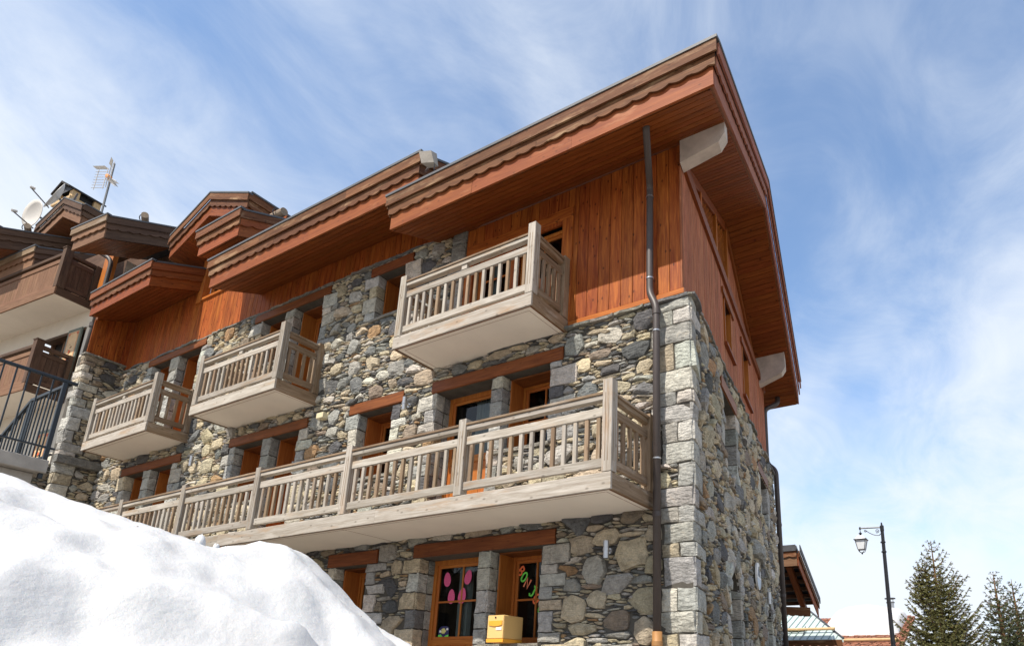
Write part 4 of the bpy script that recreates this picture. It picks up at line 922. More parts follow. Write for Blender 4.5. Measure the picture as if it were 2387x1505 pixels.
# ------------------------------------------------------------------ balconies
def corner_post(x, y, z0, z1, s, parent, mat):
    h = s / 2; o = box('post', x - h, x + h, y - h, y + h, z0, z1, mat, parent, .006)
    for dx, dy in ((0, -1), (1, 0)):      # two thin grooves worked into the visible faces
        for k in (-.16, .16):
            cx = x + dx * (h + .0008) + (k * s if dy else 0); cy = y + dy * (h + .0008) + (k * s if dx else 0)
            a = .003
            if z1 - z0 > .6: box('groove_bead', cx - (a if dy else .0015), cx + (a if dy else .0015), cy - (a if dx else .0015), cy + (a if dx else .0015), z0 + .12, z1 - .16, M['tan_wood'], o, 0)
    return o
def balcony(x0, x1, yf, z, nb, label=None, bays=None, post_h=.98, mats=('grey_wood', 'grey_wood', 'tan_wood'), sideb=5, top=None):
    gw, gf, gs = (M[m_] for m_ in mats)
    p = .125; zt = z + .195
    sl_ = MB(); sl_.box(x0 + .05, x1 - .05, yf + .05, FY - .001, z + .012, zt - .03)
    o = sl_.out('balcony', M['slab'], chalet)
    mbd = MB(); mbd.box(x0 + .034, x1 - .034, yf + .033, yf + .048, z + .001, z + .02); mbd.box(x1 - .049, x1 - .034, yf + .049, FY - .01, z + .001, z + .02); mbd.out('shadow_gap', M['lintel'], o)
    gz = z + .0105
    gr = MB(); e = .13
    gr.box(x0 + e, x1 - e, yf + e, yf + e + .005, gz, gz + .002); gr.box(x1 - e, x1 - e + .005, yf + e, FY - .02, gz, gz + .002); gr.box(x0 + e, x0 + e + .005, yf + e, FY - .02, gz, gz + .002)
    xj = x1 - 4.4
    while xj > x0 + 1: gr.box(xj, xj + .005, yf + .05, FY - .01, gz - .0004, gz + .0018); xj -= 4.4
    gr.out('drip_groove', M['lintel'], o)
    L_ = x1 - x0; ns = max(1, round(L_ / 3.6)); 
    for i in range(ns): box('fascia_board', x0 + L_ * i / ns + (.0 if i == 0 else .002), x0 + L_ * (i + 1) / ns, yf, yf + .032, z, zt, gw, o, .006)
    box('fascia_board', x1 - .032, x1, yf + .033, FY + .02, z, zt, gs, o, .006); box('fascia_board', x0, x0 + .032, yf + .033, FY + .02, z, zt, gs, o, .006)
    zr = z + .205
    ya = yf + p / 2 + .002
    bays = bays or [x1 - p / 2, x0 + p / 2]
    for i, bx in enumerate(bays):
        if i in (0, len(bays) - 1): corner_post(bx, ya, zr, z + (1.29 if i == 0 else 1.24), p, o, gw)
        else: corner_post(bx, ya, zr, z + 1.21, p, o, gw)
    for bx in (x1 - p / 2, x0 + p / 2): corner_post(bx, FY - .075, zr, z + 1.19, p, o, gs)
    rt = z + 1.15
    for i in range(len(bays) - 1):
        b0, b1 = bays[i + 1] + p / 2, bays[i] - p / 2
        box('handrail', b0, b1, ya - .06, ya + .06, rt - .035, rt, gs, o, .006)
        box('rail', b0, b1, ya - .045, ya + .045, rt - .095, rt - .036, gw, o, .005)
        box('rail', b0, b1, ya - .025, ya + .025, z + .865, z + .975, gw, o, .006)
        box('rail', b0, b1, ya - .025, ya + .025, z + .27, z + .375, gw, o, .006)
        if len(bays) == 2: box('spacer_block', (b0 + b1) / 2 - .05, (b0 + b1) / 2 + .05, ya - .03, ya + .03, z + .976, rt - .096, gw, o, .004)
        for k in range(nb):
            xc = b0 + (b1 - b0) * (k + .5 + .0) / nb; q = .026
            mt = gw if rnd.random() < .5 else gs
            ob = box('baluster', xc - q, xc + q, ya - .022 + .006, ya + .022 + .006, z + .376, z + .864, mt, o, .006)
    for sx in (x1 - p / 2, x0 + p / 2):
        y0_, y1_ = ya + p / 2, FY - .14
        box('handrail', sx - .06, sx + .06, y0_, y1_, rt - .035, rt, gs, o, .006); box('rail', sx - .04, sx + .04, y0_, y1_, rt - .095, rt - .036, gs, o, .005)
        box('rail', sx - .025, sx + .025, y0_, y1_, z + .865, z + .975, gs, o, .006); box('rail', sx - .025, sx + .025, y0_, y1_, z + .27, z + .375, gs, o, .006)
        for k in range(sideb):
            yc = y0_ + (y1_ - y0_) * (k + .5) / sideb; box('baluster', sx - .022, sx + .022, yc - .026, yc + .026, z + .376, z + .864, gs, o, .006)
    return o
balcony(-18.2, -3.575, 5.95, 3.61, 13, bays=[-3.6375] + [-3.6375 - 2.155 * i for i in range(1, 6)] + [-16.45, -18.137])
balcony(-7.535, -4.95, 6.14, 6.335, 16, sideb=5)
balcony(-13.02, -10.40, 6.14, 6.335, 16, sideb=4)
balcony(-17.32, -14.61, 6.14, 6.335, 16, sideb=4)

# ------------------------------------------------------------------ drainpipes
pm = pipe('drainpipe', [(-3.30, 6.22, 8.60), (-3.30, 6.22, 8.44), (-3.60, 6.90, 8.17), (-3.60, 6.90, 6.50), (-3.485, 6.86, 6.26), (-3.485, 6.86, 2.17)], .047, M['pipe'], chalet, br=.09)
ring('pipe_collar', (-3.485, 6.86, 6.17), (0, 0, 1), .054, .07, M['pipe'], pm); ring('pipe_collar', (-3.485, 6.86, 3.52), (0, 0, 1), .053, .06, M['pipe'], pm)
for z in (8.0, 6.72): ring('pipe_clip', (-3.60, 6.90, z), (0, 0, 1), .052, .018, M['steel'], pm)
for z in (5.9, 4.2): ring('pipe_clip', (-3.485, 6.86, z), (0, 0, 1), .052, .018, M['steel'], pm)
pipe('pipe_base', [(-3.485, 6.86, 2.19), (-3.485, 6.86, .9)], .056, M['copper'], pm)
ring('pipe_collar', (-3.485, 6.86, 2.06), (0, 0, 1), .062, .05, M['copper'], pm)
pb = pipe('drainpipe', [(-4.47, 15.40, 8.52), (-4.45, 15.30, 8.30), (-4.71, 15.05, 8.10), (-4.72, 15.05, 6.72), (-4.50, 15.0, 6.50), (-4.50, 15.0, 1.0)], .060, M['pipe'], chalet, br=.12)
for z in (5.2, 3.6): ring('pipe_collar', (-4.50, 15.0, z), (0, 0, 1), .068, .06, M['pipe'], pb)

# ------------------------------------------------------------------ wall lamps
def wall_lamp(P, n, label):
    P = Vector(P); n = Vector(n); t = thing('wall_lamp', P, label, 'lamp', 'tubular wall lamps of the stone chalet')
    v, f = tube_geo([P + n * .004, P + n * .03], .035, 14); mesh('mounting_plate', v, f, M['steel'], t)
    v, f = tube_geo([P + n * .03, P + n * .085], .014, 8); mesh('bracket', v, f, M['steel'], t)
    c = P + n * .12
    v, f = tube_geo([c + V(0, 0, -.105), c + V(0, 0, -.01)], .036, 16); mesh('lower_tube', v, f, M['steel'], t)
    v, f = tube_geo([c + V(0, 0, .01), c + V(0, 0, .105)], .036, 16); mesh('upper_tube', v, f, M['steel'], t)
    v, f = tube_geo([c + V(0, 0, -.012), c + V(0, 0, .012)], .041, 16); mesh('collar', v, f, M['steel'], t)
wall_lamp((-14.03, FY - .03, 5.80), (0, -1, 0), 'steel tube wall lamp on the stone wall above the far end of the long balcony')
wall_lamp((-7.95, FY - .03, 5.82), (0, -1, 0), 'steel tube wall lamp between the small window and the glazed door above the long balcony')
wall_lamp((-4.16, FY - .03, 3.16), (0, -1, 0), 'steel tube wall lamp in the shade under the long balcony near the drainpipe')
wall_lamp(Sm(5.05, 3.16, .04), SN, 'steel tube wall lamp on the side wall below the oval plaque')
jb = thing('junction_box', (-10.1, FY, 6.05), 'small beige plastic box fixed on the stones below the middle balcony', 'box')
box('cover', -10.19, -10.01, FY - .13, FY - .04, 5.99, 6.10, M['beige'], jb, .01); box('back_plate', -10.2, -10.0, FY - .039, FY - .02, 5.98, 6.11, M['beige'], jb, 0)
# oval plaque on the side wall (a round sign seen at an angle)
pq = thing('wall_plaque', Sm(4.40, 3.46, .08), 'round white plaque with a pale blue mountain drawing on the stone side wall', 'sign')
def disc(mp, cu, cz, r, o0, o1, n=28):
    v = [mp(cu + r * math.cos(2 * math.pi * i / n), cz + r * math.sin(2 * math.pi * i / n), o) for o in (o0, o1) for i in range(n)]
    return v, [tuple(range(n)), tuple(range(2 * n - 1, n - 1, -1))] + [(i, (i + 1) % n, n + (i + 1) % n, n + i) for i in range(n)]
v, f = disc(Sm, 4.40, 3.46, .235, .06, .09); mesh('disc', v, f, M['white'], pq)
M['paleblue'] = plain('pale_blue_print', (0.42, 0.50, 0.58), .5, bump=0); M['greyink'] = plain('grey_print', (0.25, 0.27, 0.30), .5, bump=0)
mesh('blue_field', [Sm(4.40 + .225 * math.cos(a), 3.46 + .225 * math.sin(a), .0925) for a in [math.pi * (1.06 + .88 * i / 14) for i in range(15)]], [tuple(range(15))], M['paleblue'], pq)
for a, b_ in (((4.27, 3.44), (4.39, 3.62)), ((4.39, 3.62), (4.50, 3.44)), ((4.33, 3.47), (4.46, 3.56)), ((4.42, 3.62), (4.40, 3.45))): 
    v, f = bar_geo(Sm(*a, .0945), Sm(*b_, .0945), .012, .002, SN); mesh('drawn_line', v, f, M['greyink'], pq)

# ------------------------------------------------------------------ things at the ground-floor door and window
gy_ = DY + .018 + .018        # plane of the door panes
def egg(x, z, r, tilt, label):
    t = thing('paper_egg', (x, gy_ - .006, z), label, 'decoration', 'pink paper eggs stuck on the door panes')
    n = 28; P = []
    for i in range(n):
        a = 2 * math.pi * i / n; u = r * .62 * math.cos(a) * (1 - .16 * math.sin(a)); w_ = r * math.sin(a)
        P.append((u * math.cos(tilt) - w_ * math.sin(tilt), u * math.sin(tilt) + w_ * math.cos(tilt)))
    v = [(x + p, gy_ - .004, z + q) for p, q in P] + [(x + p, gy_ - .008, z + q) for p, q in P]
    mesh('paper', v, [tuple(range(n)), tuple(range(2 * n - 1, n - 1, -1))] + [(i, (i + 1) % n, n + (i + 1) % n, n + i) for i in range(n)], M['pink'], t)
egg(-7.145, 3.05, .105, .12, 'pink paper egg in the upper left pane of the glazed door')
egg(-6.745, 3.06, .105, -.22, 'pink paper egg highest in the upper right pane of the glazed door')
egg(-7.04, 2.80, .105, .02, 'pink paper egg crossing the middle bar on the left side of the door')
egg(-6.835, 2.80, .115, -.14, 'pink paper egg crossing the middle bar on the right side of the door')
pc = thing('cut_out_picture', (-7.150, gy_ - .01, 2.28), 'small cut-out card of a green and navy scene in the lower left pane', 'decoration')
mesh('card', [(-7.230, gy_ - .006, 2.215), (-7.030, gy_ - .006, 2.215), (-7.030, gy_ - .006, 2.36), (-7.080, gy_ - .006, 2.385), (-7.180, gy_ - .006, 2.38), (-7.230, gy_ - .006, 2.34)], [(0, 1, 2, 3, 4, 5)], M['navy'], pc)
mesh('green_ground', [(-7.230, gy_ - .008, 2.215), (-7.030, gy_ - .008, 2.215), (-7.030, gy_ - .008, 2.265), (-7.090, gy_ - .008, 2.25), (-7.130, gy_ - .008, 2.225), (-7.180, gy_ - .008, 2.27), (-7.230, gy_ - .008, 2.26)], [tuple(range(7))], M['green'], pc)
for (x, z, r, mt) in ((-7.130, 2.315, .04, 'card_yellow'), (-7.060, 2.34, .017, 'white'), (-7.190, 2.31, .018, 'white'), (-7.130, 2.262, .02, 'navy')):
    v = [(x + r * math.cos(a) * (1.1 + .25 * math.cos(5 * a)), gy_ - .010, z + r * math.sin(a)) for a in [2 * math.pi * i / 20 for i in range(20)]]; mesh('cut_shape', v, [tuple(range(20))], M[mt], pc)
# the greeting stuck inside the window, letters running down to the right
gw_ = WY + .018 + .014
lt = thing('paper_greeting', (-5.50, gw_, 2.8), 'paper letters spelling a greeting in orange and green across the window panes', 'decoration')
def stroke(pts, x, z, s, rot, wd, mat, closed=False):
    P = []
    c, sn = math.cos(rot), math.sin(rot)
    for u, w_ in pts: P.append(V(x + s * (u * c - w_ * sn), gw_ - .006, z + s * (u * sn + w_ * c)))
    vs, fs = [], []; n = len(P)
    for i, p in enumerate(P):
        a = P[(i - 1) % n] if closed or i else p; b_ = P[(i + 1) % n] if closed or i < n - 1 else p
        d = (b_ - a).normalized(); q = V(-d.z, 0, d.x) * wd / 2; vs += [p + q, p - q, p + q + V(0, .004, 0), p - q + V(0, .004, 0)]
    for i in range(n if closed else n - 1):
        j = (i + 1) % n; a, b_ = 4 * i, 4 * j; fs += [(a, a + 1, b_ + 1, b_), (a + 2, b_ + 2, b_ + 3, a + 3), (a, b_, b_ + 2, a + 2), (a + 1, a + 3, b_ + 3, b_ + 1)]
    return vs, fs
circ = lambda cx, cy, rx, ry, a0=0, a1=2 * math.pi, n=16: [(cx + rx * math.cos(a0 + (a1 - a0) * i / n), cy + ry * math.sin(a0 + (a1 - a0) * i / n)) for i in range(n + 1)]
LETP = [('B', -5.925, 3.12, .062, -.75, 'orange'), ('O', -5.865, 3.03, .066, -.6, 'green'), ('N', -5.805, 2.94, .070, -.5, 'peach'), ('J', -5.705, 2.825, .070, -.5, 'green'), ('O', -5.635, 2.72, .068, -.65, 'orange'), ('U', -5.55, 2.59, .062, -.5, 'green'), ('R', -5.46, 2.48, .062, -.5, 'orange')]
LET = {'B': [[(-.45, -1), (-.45, 1)], [(-.45, 1)] + circ(0.05, .5, .45, .48, 1.57, -1.57, 10) + [(-.45, .02)], [(-.45, 0)] + circ(0.1, -.5, .5, .5, 1.57, -1.57, 10) + [(-.45, -1)]],
       'O': [circ(0, 0, .55, 1)], 'N': [[(-.5, -1), (-.5, .9), (.5, -.9), (.5, 1)]], 'J': [[(-.2, 1), (.7, 1)], [(.3, 1), (.3, -.5), (.1, -.95), (-.3, -1), (-.55, -.6)]],
       'U': [[(-.5, 1), (-.5, -.5), (-.2, -1), (.2, -1), (.5, -.5), (.5, 1)]], 'R': [[(-.45, -1), (-.45, 1)], [(-.45, 1)] + circ(0.05, .5, .45, .48, 1.57, -1.57, 10) + [(-.45, .02)], [(0, 0), (.5, -1)]]}
for ch, x, z, s, rot, mt in LETP:
    mb = MB()
    for k, st_ in enumerate(LET[ch]):
        v, f = stroke(st_, x, z, s, rot, .027, mt); mb.add([q + V(0, -.0006 * k, 0) for q in v], f)
    mb.out('letter', M[mt], lt)
# mailbox standing on the window sill
mbx = thing('mailbox', (-5.66, FY - .15, 2.10), 'pale yellow letter box with deep yellow flap standing on the window sill', 'mailbox')
X0, X1, Y0, Y1, Z0, Z1 = -5.79, -5.53, FY - .30, FY + .08, 2.145, 2.43
box('body', X0, X1, Y0 + .012, Y1, Z0, Z1, M['yellow'], mbx, .008)
box('front_door', X0 + .004, X1 - .004, Y0, Y0 + .0115, Z0 + .004, Z1 - .004, M['yellow'], mbx, .004)
fl_ = [(X0 + .03, 2.36), (X1 - .02, 2.36)] + [(X1 - .02 - (X1 - X0 - .05) * i / 8, 2.31 - .018 * math.sin(math.pi * i / 8)) for i in range(9)]
m_ = len(fl_); mesh('slot_flap', [(u, Y0 - .012, z) for u, z in fl_] + [(u, Y0 - .001, z) for u, z in fl_], [tuple(range(m_)), tuple(range(2 * m_ - 1, m_ - 1, -1))] + [(i, (i + 1) % m_, m_ + (i + 1) % m_, m_ + i) for i in range(m_)], M['yellow_deep'], mbx)
box('name_plate', X1 - .115, X1 - .025, Y0 - .006, Y0 - .001, 2.245, 2.28, M['white'], mbx, .002)
v, f = tube_geo([(X0 + .13, Y0 - .008, 2.40), (X0 + .13, Y0 - .001, 2.40)], .011, 12); mesh('lock', v, f, M['black'], mbx)
box('base_board', X0 - .004, X1 + .002, Y0 + .0, Y1, 2.10, 2.142, M['yellow_deep'], mbx, .004)

# ------------------------------------------------------------------ neighbouring brown chalet
HA = math.radians(6); HU_ = V(math.cos(HA), math.sin(HA), 0); HN = V(math.sin(HA), -math.cos(HA), 0); HQ = V(-18.9, 6.6, 0)
def Hm(u, z, o=0.0): return HQ + HU_ * u + HN * o + V(0, 0, z)
nb = thing('brown_chalet', Hm(-3, 1.1), 'neighbouring chalet with cream walls and dark brown panelled balconies at the left edge', 'building')
hw = MB()
for (a, b_, c, d) in ((-14, .05, 5.6, 9.0), (-14, -2.9, 8.2, 10.28), (-1.0, .05, 8.2, 10.3), (-14, .05, 10.28, 10.8)):
    hw.add([Hm(a, c), Hm(b_, c), Hm(b_, d), Hm(a, d)], [(0, 1, 2, 3)])
hw.add([Hm(.05, 5, 0), Hm(.05, 5, -6), Hm(.05, 12, -6), Hm(.05, 12, 0)], [(0, 1, 2, 3)])
nbw = hw.out('plaster_wall', M['plaster'], nb)
mesh('window', [Hm(-2.9, 8.2, -.25), Hm(-1.0, 8.2, -.25), Hm(-1.0, 10.28, -.25), Hm(-2.9, 10.28, -.25)], [(0, 1, 2, 3)], M['dark'], nb)
def hboard(name, u0, u1, z0, z1, o0, o1, mat, parent, ax=None):
    v = [Hm(u, z, o) for u in (u0, u1) for z in (z0, z1) for o in (o0, o1)]
    return mesh(name, v, [(0, 1, 3, 2), (4, 6, 7, 5), (0, 4, 5, 1), (2, 3, 7, 6), (0, 2, 6, 4), (1, 5, 7, 3)], mat, parent, axis=ax or (HU_ if u1 - u0 >= max(z1 - z0, o1 - o0) else (HN if o1 - o0 > z1 - z0 else V(0, 0, 1))))
for u in (-2.9, -2.3, -1.65, -1.07): hboard('window_post', u, u + .07, 8.2, 10.28, -.24, -.16, M['brown_panel'], nb)
hboard('window_head', -2.9, -1.0, 10.2, 10.28, -.2, .02, M['brown_wood'], nb)
# painted shutters, ajar
def shutter(u0, z0, z1, wd, label=None):
    o = hboard('shutter', u0, u0 + wd, z0, z1, .03, .07, M['shutter_green'], nb, V(0, 0, 1)); tag(o, label)
    hboard('cream_panel', u0 + .07, u0 + wd - .07, z0 + .09, z1 - .09, .071, .076, M['shutter_cream'], o, V(0, 0, 1))
    a, b_, c, d = u0 + .09, u0 + wd - .09, z0 + .12, z1 - .12
    for q in ((a, b_, c, c + .012), (a, b_, d - .012, d), (a, a + .012, c, d), (b_ - .012, b_, c, d)): hboard('painted_border', *q, .077, .079, M['shutter_red'], o)
    cu = (a + b_) / 2; cz = (c + d) / 2
    for k, (u, z, r, mt) in enumerate([(cu, cz - .1, .06, 'shutter_red'), (cu, cz + .12, .045, 'orange'), (cu, cz - .28, .05, 'shutter_brown')] + [(a + .03, d - .03, .04, 'shutter_red'), (b_ - .03, d - .03, .04, 'shutter_red')]):
        v = [Hm(u + r * math.cos(t_) * (1 + .3 * math.cos(6 * t_)), z + r * math.sin(t_) * (1 + .3 * math.cos(6 * t_)), .081 + .0005 * k) for t_ in [2 * math.pi * i / 24 for i in range(24)]]; mesh('painted_flower', v, [tuple(range(24))], M[mt], o)
    for i in range(9):
        t_ = i * .9; p0 = Hm(cu + .02 * math.sin(t_), cz - .35 + i * .08, .084); p1 = Hm(cu + (.07 if i % 2 else -.07), cz - .30 + i * .08, .084)
        v, f = bar_geo(p0, p1, .012, .002, HN); mesh('painted_stem', v, f, M['shutter_brown'], o)
shutter(-1.66, 8.7, 10.27, .60, 'painted shutter with cream panel and red flowers')
shutter(-1.75, 5.95, 7.45, .60)
def brown_balcony(u0, u1, dep, z, h, posts, vent=False):
    o = hboard('balcony', u0 + .03, u1 - .03, z + .01, z + .16, 0, dep - .04, M['slab'], nb)
    W_, P_ = M['brown_wood'], M['brown_panel']
    hboard('fascia_board', u0, u1, z, z + .20, dep - .035, dep, P_, o); hboard('fascia_board', u1 - .032, u1, z, z + .20, 0, dep - .036, W_, o)
    for u in posts + [u1 - .14]:
        p = hboard('post', u, u + .16, z + .205, z + h + .10, dep - .17, dep + .005, W_, o, V(0, 0, 1)); hboard('post_cap', u - .015, u + .175, z + h + .101, z + h + .125, dep - .185, dep + .02, W_, p)
    hboard('post', u1 - .13, u1 + .02, z + .205, z + h, .02, .16, W_, o, V(0, 0, 1))
    us = sorted(posts + [u1 - .14])
    for a, b_ in zip(us[:-1], us[1:]):
        a += .165; b_ -= .005
        hboard('handrail', a, b_, z + h - .08, z + h - .0, dep - .15, dep - .02, W_, o); hboard('rail', a, b_, z + h - .26, z + h - .15, dep - .11, dep - .05, P_, o); hboard('rail', a, b_, z + .23, z + .33, dep - .11, dep - .05, P_, o)
        n = max(1, round((b_ - a) / .13)); st = (b_ - a) / n
        for k in range(n): hboard('panel_board', a + k * st + .003, a + (k + 1) * st - .003, z + .331, z + h - .261, dep - .095, dep - .07, P_, o, V(0, 0, 1))
        hboard('spacer_block', (a + b_) / 2 - .05, (a + b_) / 2 + .05, z + h - .149, z + h - .081, dep - .11, dep - .05, P_, o)
    a, b_ = .165, dep - .175
    hboard('handrail', u1 - .13, u1 - .0, z + h - .08, z + h, a, b_, W_, o); hboard('rail', u1 - .09, u1 - .03, z + h - .26, z + h - .15, a, b_, W_, o); hboard('rail', u1 - .09, u1 - .03, z + .25, z + .35, a, b_, W_, o)
    n = 4; st = (b_ - a) / n
    for k in range(n): hboard('panel_board', u1 - .075, u1 - .045, z + .351, z + h - .261, a + k * st + .003, a + (k + 1) * st - .003, W_, o, V(0, 0, 1))
    return o
brown_balcony(-7.6, -.97, .90, 10.77, 1.24, [-7.6])
brown_balcony(-7.6, -1.08, .90, 8.14, 1.26, [-7.6])
# timber storey above the upper balcony
hboard('plank_wall', -14, -.9, 10.8, 12.6, -.02, .0, M['brown_wood'], nb)
hboard('corner_post', -.75, -.38, 10.8, 12.9, .0, .12, M['frame'], nb, V(0, 0, 1))
for i in range(16): hboard('wall_board', -.37 + i * .16, -.37 + (i + 1) * .16 - .006, 10.5, 12.33, -.6, -.57, M['brown_wood'], nb, V(0, 0, 1))
hboard('cream_curtain', -2.2, -1.75, 10.95, 12.0, .02, .03, M['brown_panel'], nb, V(0, 0, 1))
FB = (M['brown_wood'], M['brown_wood'], M['brown_wood']); FBL = (M['brown_panel'], M['brown_panel'], M['tan_wood'])
def shed_roof(u0, u1, of, ob, z0, p, parent, fr=FB, rk=FB, top='slate', k=.83, e0=1):
    """eave along the front at o=of, rising to the back"""
    zf = lambda o: z0 + p * (of - o); th = .62 * k
    vs = []
    for o in (of - .002, ob):
        for dz in (0, th): vs += [Hm(u0, zf(o) + dz, o), Hm(u1, zf(o) + dz, o)]
    r = mesh('roof', vs, [(0, 1, 5, 4), (2, 6, 7, 3), (0, 2, 3, 1), (4, 5, 7, 6), (0, 4, 6, 2), (1, 3, 7, 5)], M[top], parent)
    edge_boards(Hm(u0, z0, of), Hm(u1, z0, of), HN, r, fr, e0, 1, k=k); edge_boards(Hm(u1, z0, of), Hm(u1, zf(ob), ob), HU_, r, rk, -1, 0, k=k)
    n = max(2, int((of - ob) / .12))
    for i in range(min(n, 12)):
        a = of - (of - ob) * i / n; b_ = of - (of - ob) * (i + 1) / n + .007
        v = [Hm(u0, zf(a) - .002, a), Hm(u1 - .03, zf(a) - .002, a), Hm(u1 - .03, zf(b_) - .002, b_), Hm(u0, zf(b_) - .002, b_)]; v += [q - V(0, 0, .014) for q in v]
        mesh('soffit_plank', v, [(0, 1, 2, 3), (7, 6, 5, 4), (0, 4, 5, 1), (1, 5, 6, 2), (2, 6, 7, 3), (3, 7, 4, 0)], M['dark_soffit'], r, axis=HU_)
    return r
rF = shed_roof(.12, 1.35, 1.2, -1.2, 11.50, .47, nb, FBL, FB)
rG2 = shed_roof(-6.4, -2.62, .85, -.4, 12.02, .45, nb, FBL, FB, k=.8)
rH = shed_roof(-8.0, -3.35, 1.45, -1.6, 12.42, .45, nb, FB, FB)
hpm = lambda u, o, z: Hm(u, z, o)
rG = gable_roof(hpm, -4.35, -2.15, -3.15, .3, -2.6, 13.55, 13.60, 14.13, nb, (M['brown_panel'], M['brown_wood'], M['brown_wood']), M['dark_soffit'], M['slate'], k=.85)
hboard('gable_wall', -4.1, -2.4, 11.8, 13.6, -.75, -.7, M['brown_wood'], nb)
hboard('gable_wall', -6.8, .9, 11.9, 13.0, -.9, -.8, M['brown_wood'], nb)
snow_log(Hm(-.3, 12.92, -.5), Hm(.95, 12.92, .3), .085, rF); snow_log(Hm(-4.9, 13.7, .2), Hm(-3.9, 13.75, .75), .085, rH)
# concrete beam under that roof, pipes
v = [Hm(u, z, o) for u, zz_ in ((-.1, 0), (.48, 0)) for z, o in ((12.22, .05), (12.22, .30), (12.50, .34), (12.50, .05))]
mesh('concrete_beam', v, [(0, 1, 2, 3), (7, 6, 5, 4), (0, 4, 5, 1), (1, 5, 6, 2), (2, 6, 7, 3), (3, 7, 4, 0)], M['concrete'], nb)
pipe('drainpipe', [Hm(-.62, 11.95, .75), Hm(-.50, 12.15, .5), Hm(-.02, 11.85, .3), Hm(-.02, 10.55, .3), Hm(-.45, 10.28, .12), Hm(-.52, 8.9, .12)], .052, M['pipe'], nb, br=.2)
ring('pipe_collar', Hm(-.47, 10.15, .12), (0, 0, 1), .078, .12, M['pipe'], nb)
pipe('drainpipe', [Hm(.42, 10.78, .15), Hm(.36, 10.62, .15), Hm(-.40, 10.36, .13)], .06, M['pipe'], nb, br=.12)
pipe('drainpipe', [Hm(-4.55, 9.75, .35), Hm(-4.40, 9.68, .3), Hm(-4.40, 8.9, .3)], .06, M['pipe'], nb, br=.12)
# stair flight visible behind the railing
lwn = hboard('lower_boarding', -6, .2, 5.5, 8.0, -.05, -.02, M['brown_wood'], nb)

# chimney
ch = thing('chimney', Hm(-6.9, 15.8, -1.5), 'stone chimney with black pitched metal hood on the brown roof', 'chimney')
CO = -1.5
def hblock(name, u0, u1, z0, z1, o0, o1, mat, parent, top=1.0, zt=0):
    cu, co = (u0 + u1) / 2, (o0 + o1) / 2
    v = [Hm(cu + (u - cu) * (top if z == z1 else 1), z, co + (o - co) * (top if z == z1 else 1)) for z in (z0, z1) for u, o in ((u0, o0), (u1, o0), (u1, o1), (u0, o1))]
    return mesh(name, v, [(0, 3, 2, 1), (4, 5, 6, 7), (0, 1, 5, 4), (1, 2, 6, 5), (2, 3, 7, 6), (3, 0, 4, 7)], mat, parent)
sh_ = hblock('shaft', -7.95, -7.05, 13.8, 17.12, CO - .6, CO + .25, M['white'], ch)
hblock('stone_ledge', -8.05, -6.92, 17.13, 17.24, CO - .7, CO + .36, M['tan'], ch)
for u in (-7.97, -7.22):
    for o in (CO - .62, CO + .05): hblock('stone_support', u, u + .22, 17.25, 17.57, o, o + .22, M['tan'], ch)
hblock('flue_box', -7.85, -7.12, 17.25, 17.6, CO - .5, CO + .12, M['soot'], ch)
hv = []; _a, _b, _c = -8.05, -7.55, -6.95
for o in (CO - .75, CO + .45): hv += [Hm(_a, 17.55, o), Hm(_b, 17.90, o), Hm(_c, 17.55, o), Hm(_a, 17.61, o), Hm(_b, 17.98, o), Hm(_c, 17.61, o)]
mesh('hood', hv, [(0, 1, 4, 3), (1, 2, 5, 4), (6, 9, 10, 7), (7, 10, 11, 8), (0, 6, 7, 1), (1, 7, 8, 2), (3, 4, 10, 9), (4, 5, 11, 10), (0, 3, 9, 6), (2, 8, 11, 5)], M['soot'], ch)
mesh('hood_gable', [Hm(-7.98, 17.56, CO + .3), Hm(-7.55, 17.86, CO + .3), Hm(-7.02, 17.56, CO + .3)], [(0, 1, 2)], M['slate'], ch)
# satellite dishes
def dish(C, d, r, label, shade):
    C = Vector(C); d = Vector(d).normalized(); t = thing('satellite_dish', C, label, 'satellite dish')
    a = V(0, 0, 1).cross(d).normalized(); b_ = d.cross(a); vs = []; fs = []; nr_, na = 5, 24
    for s in (0, 1):
        for i in range(nr_ + 1):
            for k in range(na):
                q = r * i / nr_; vs.append(C + (a * math.cos(2 * math.pi * k / na) + b_ * 1.1 * math.sin(2 * math.pi * k / na)) * q + d * (.28 * (q * q) / r - s * .015))
    m0 = (nr_ + 1) * na
    for i in range(nr_):
        for k in range(na):
            p = i * na + k; p2 = i * na + (k + 1) % na; fs += [(p, p2, p2 + na, p + na), (m0 + p, m0 + p + na, m0 + p2 + na, m0 + p2)]
    for k in range(na): p = nr_ * na + k; p2 = nr_ * na + (k + 1) % na; fs.append((p, p2, m0 + p2, m0 + p))
    mesh('reflector', vs, fs, shade, t, smooth=True)
    tip = C + d * r * 1.45 - b_ * r * .55
    v, f = tube_geo([C - b_ * r * 1.05, tip], .018, 6); mesh('feed_arm', v, f, M['pipe'], t)
    v, f = tube_geo([tip, tip - (tip - C).normalized() * .13], .045, 10); mesh('receiver', v, f, M['dish'], t)
    v, f = tube_geo([C - d * .02, C - d * .22], .035, 8); mesh('rear_mount', v, f, M['zinc'], t)
    return t
dish(Hm(-5.95, 15.35, -.1), HU_ * .1 + HN * .75 - V(0, 0, .05), .44, 'white satellite dish with a small blue mark on its face, the lower of the two', M['dish'])
dish(Hm(-6.20, 16.45, -.6), -HU_ * .22 + HN * .9 + V(0, 0, .30), .47, 'grey satellite dish turned edge on beside the chimney hood', M['dish'])
mp_ = thing('antenna_mast', Hm(-5.6, 14.2, -.55), 'rusty leaning mast that carries the two satellite dishes', 'mast')
v, f = tube_geo([Hm(-5.75, 14.2, -.45), Hm(-5.45, 16.5, -.75)], .03, 8); mesh('tube', v, f, M['pipe'], mp_)
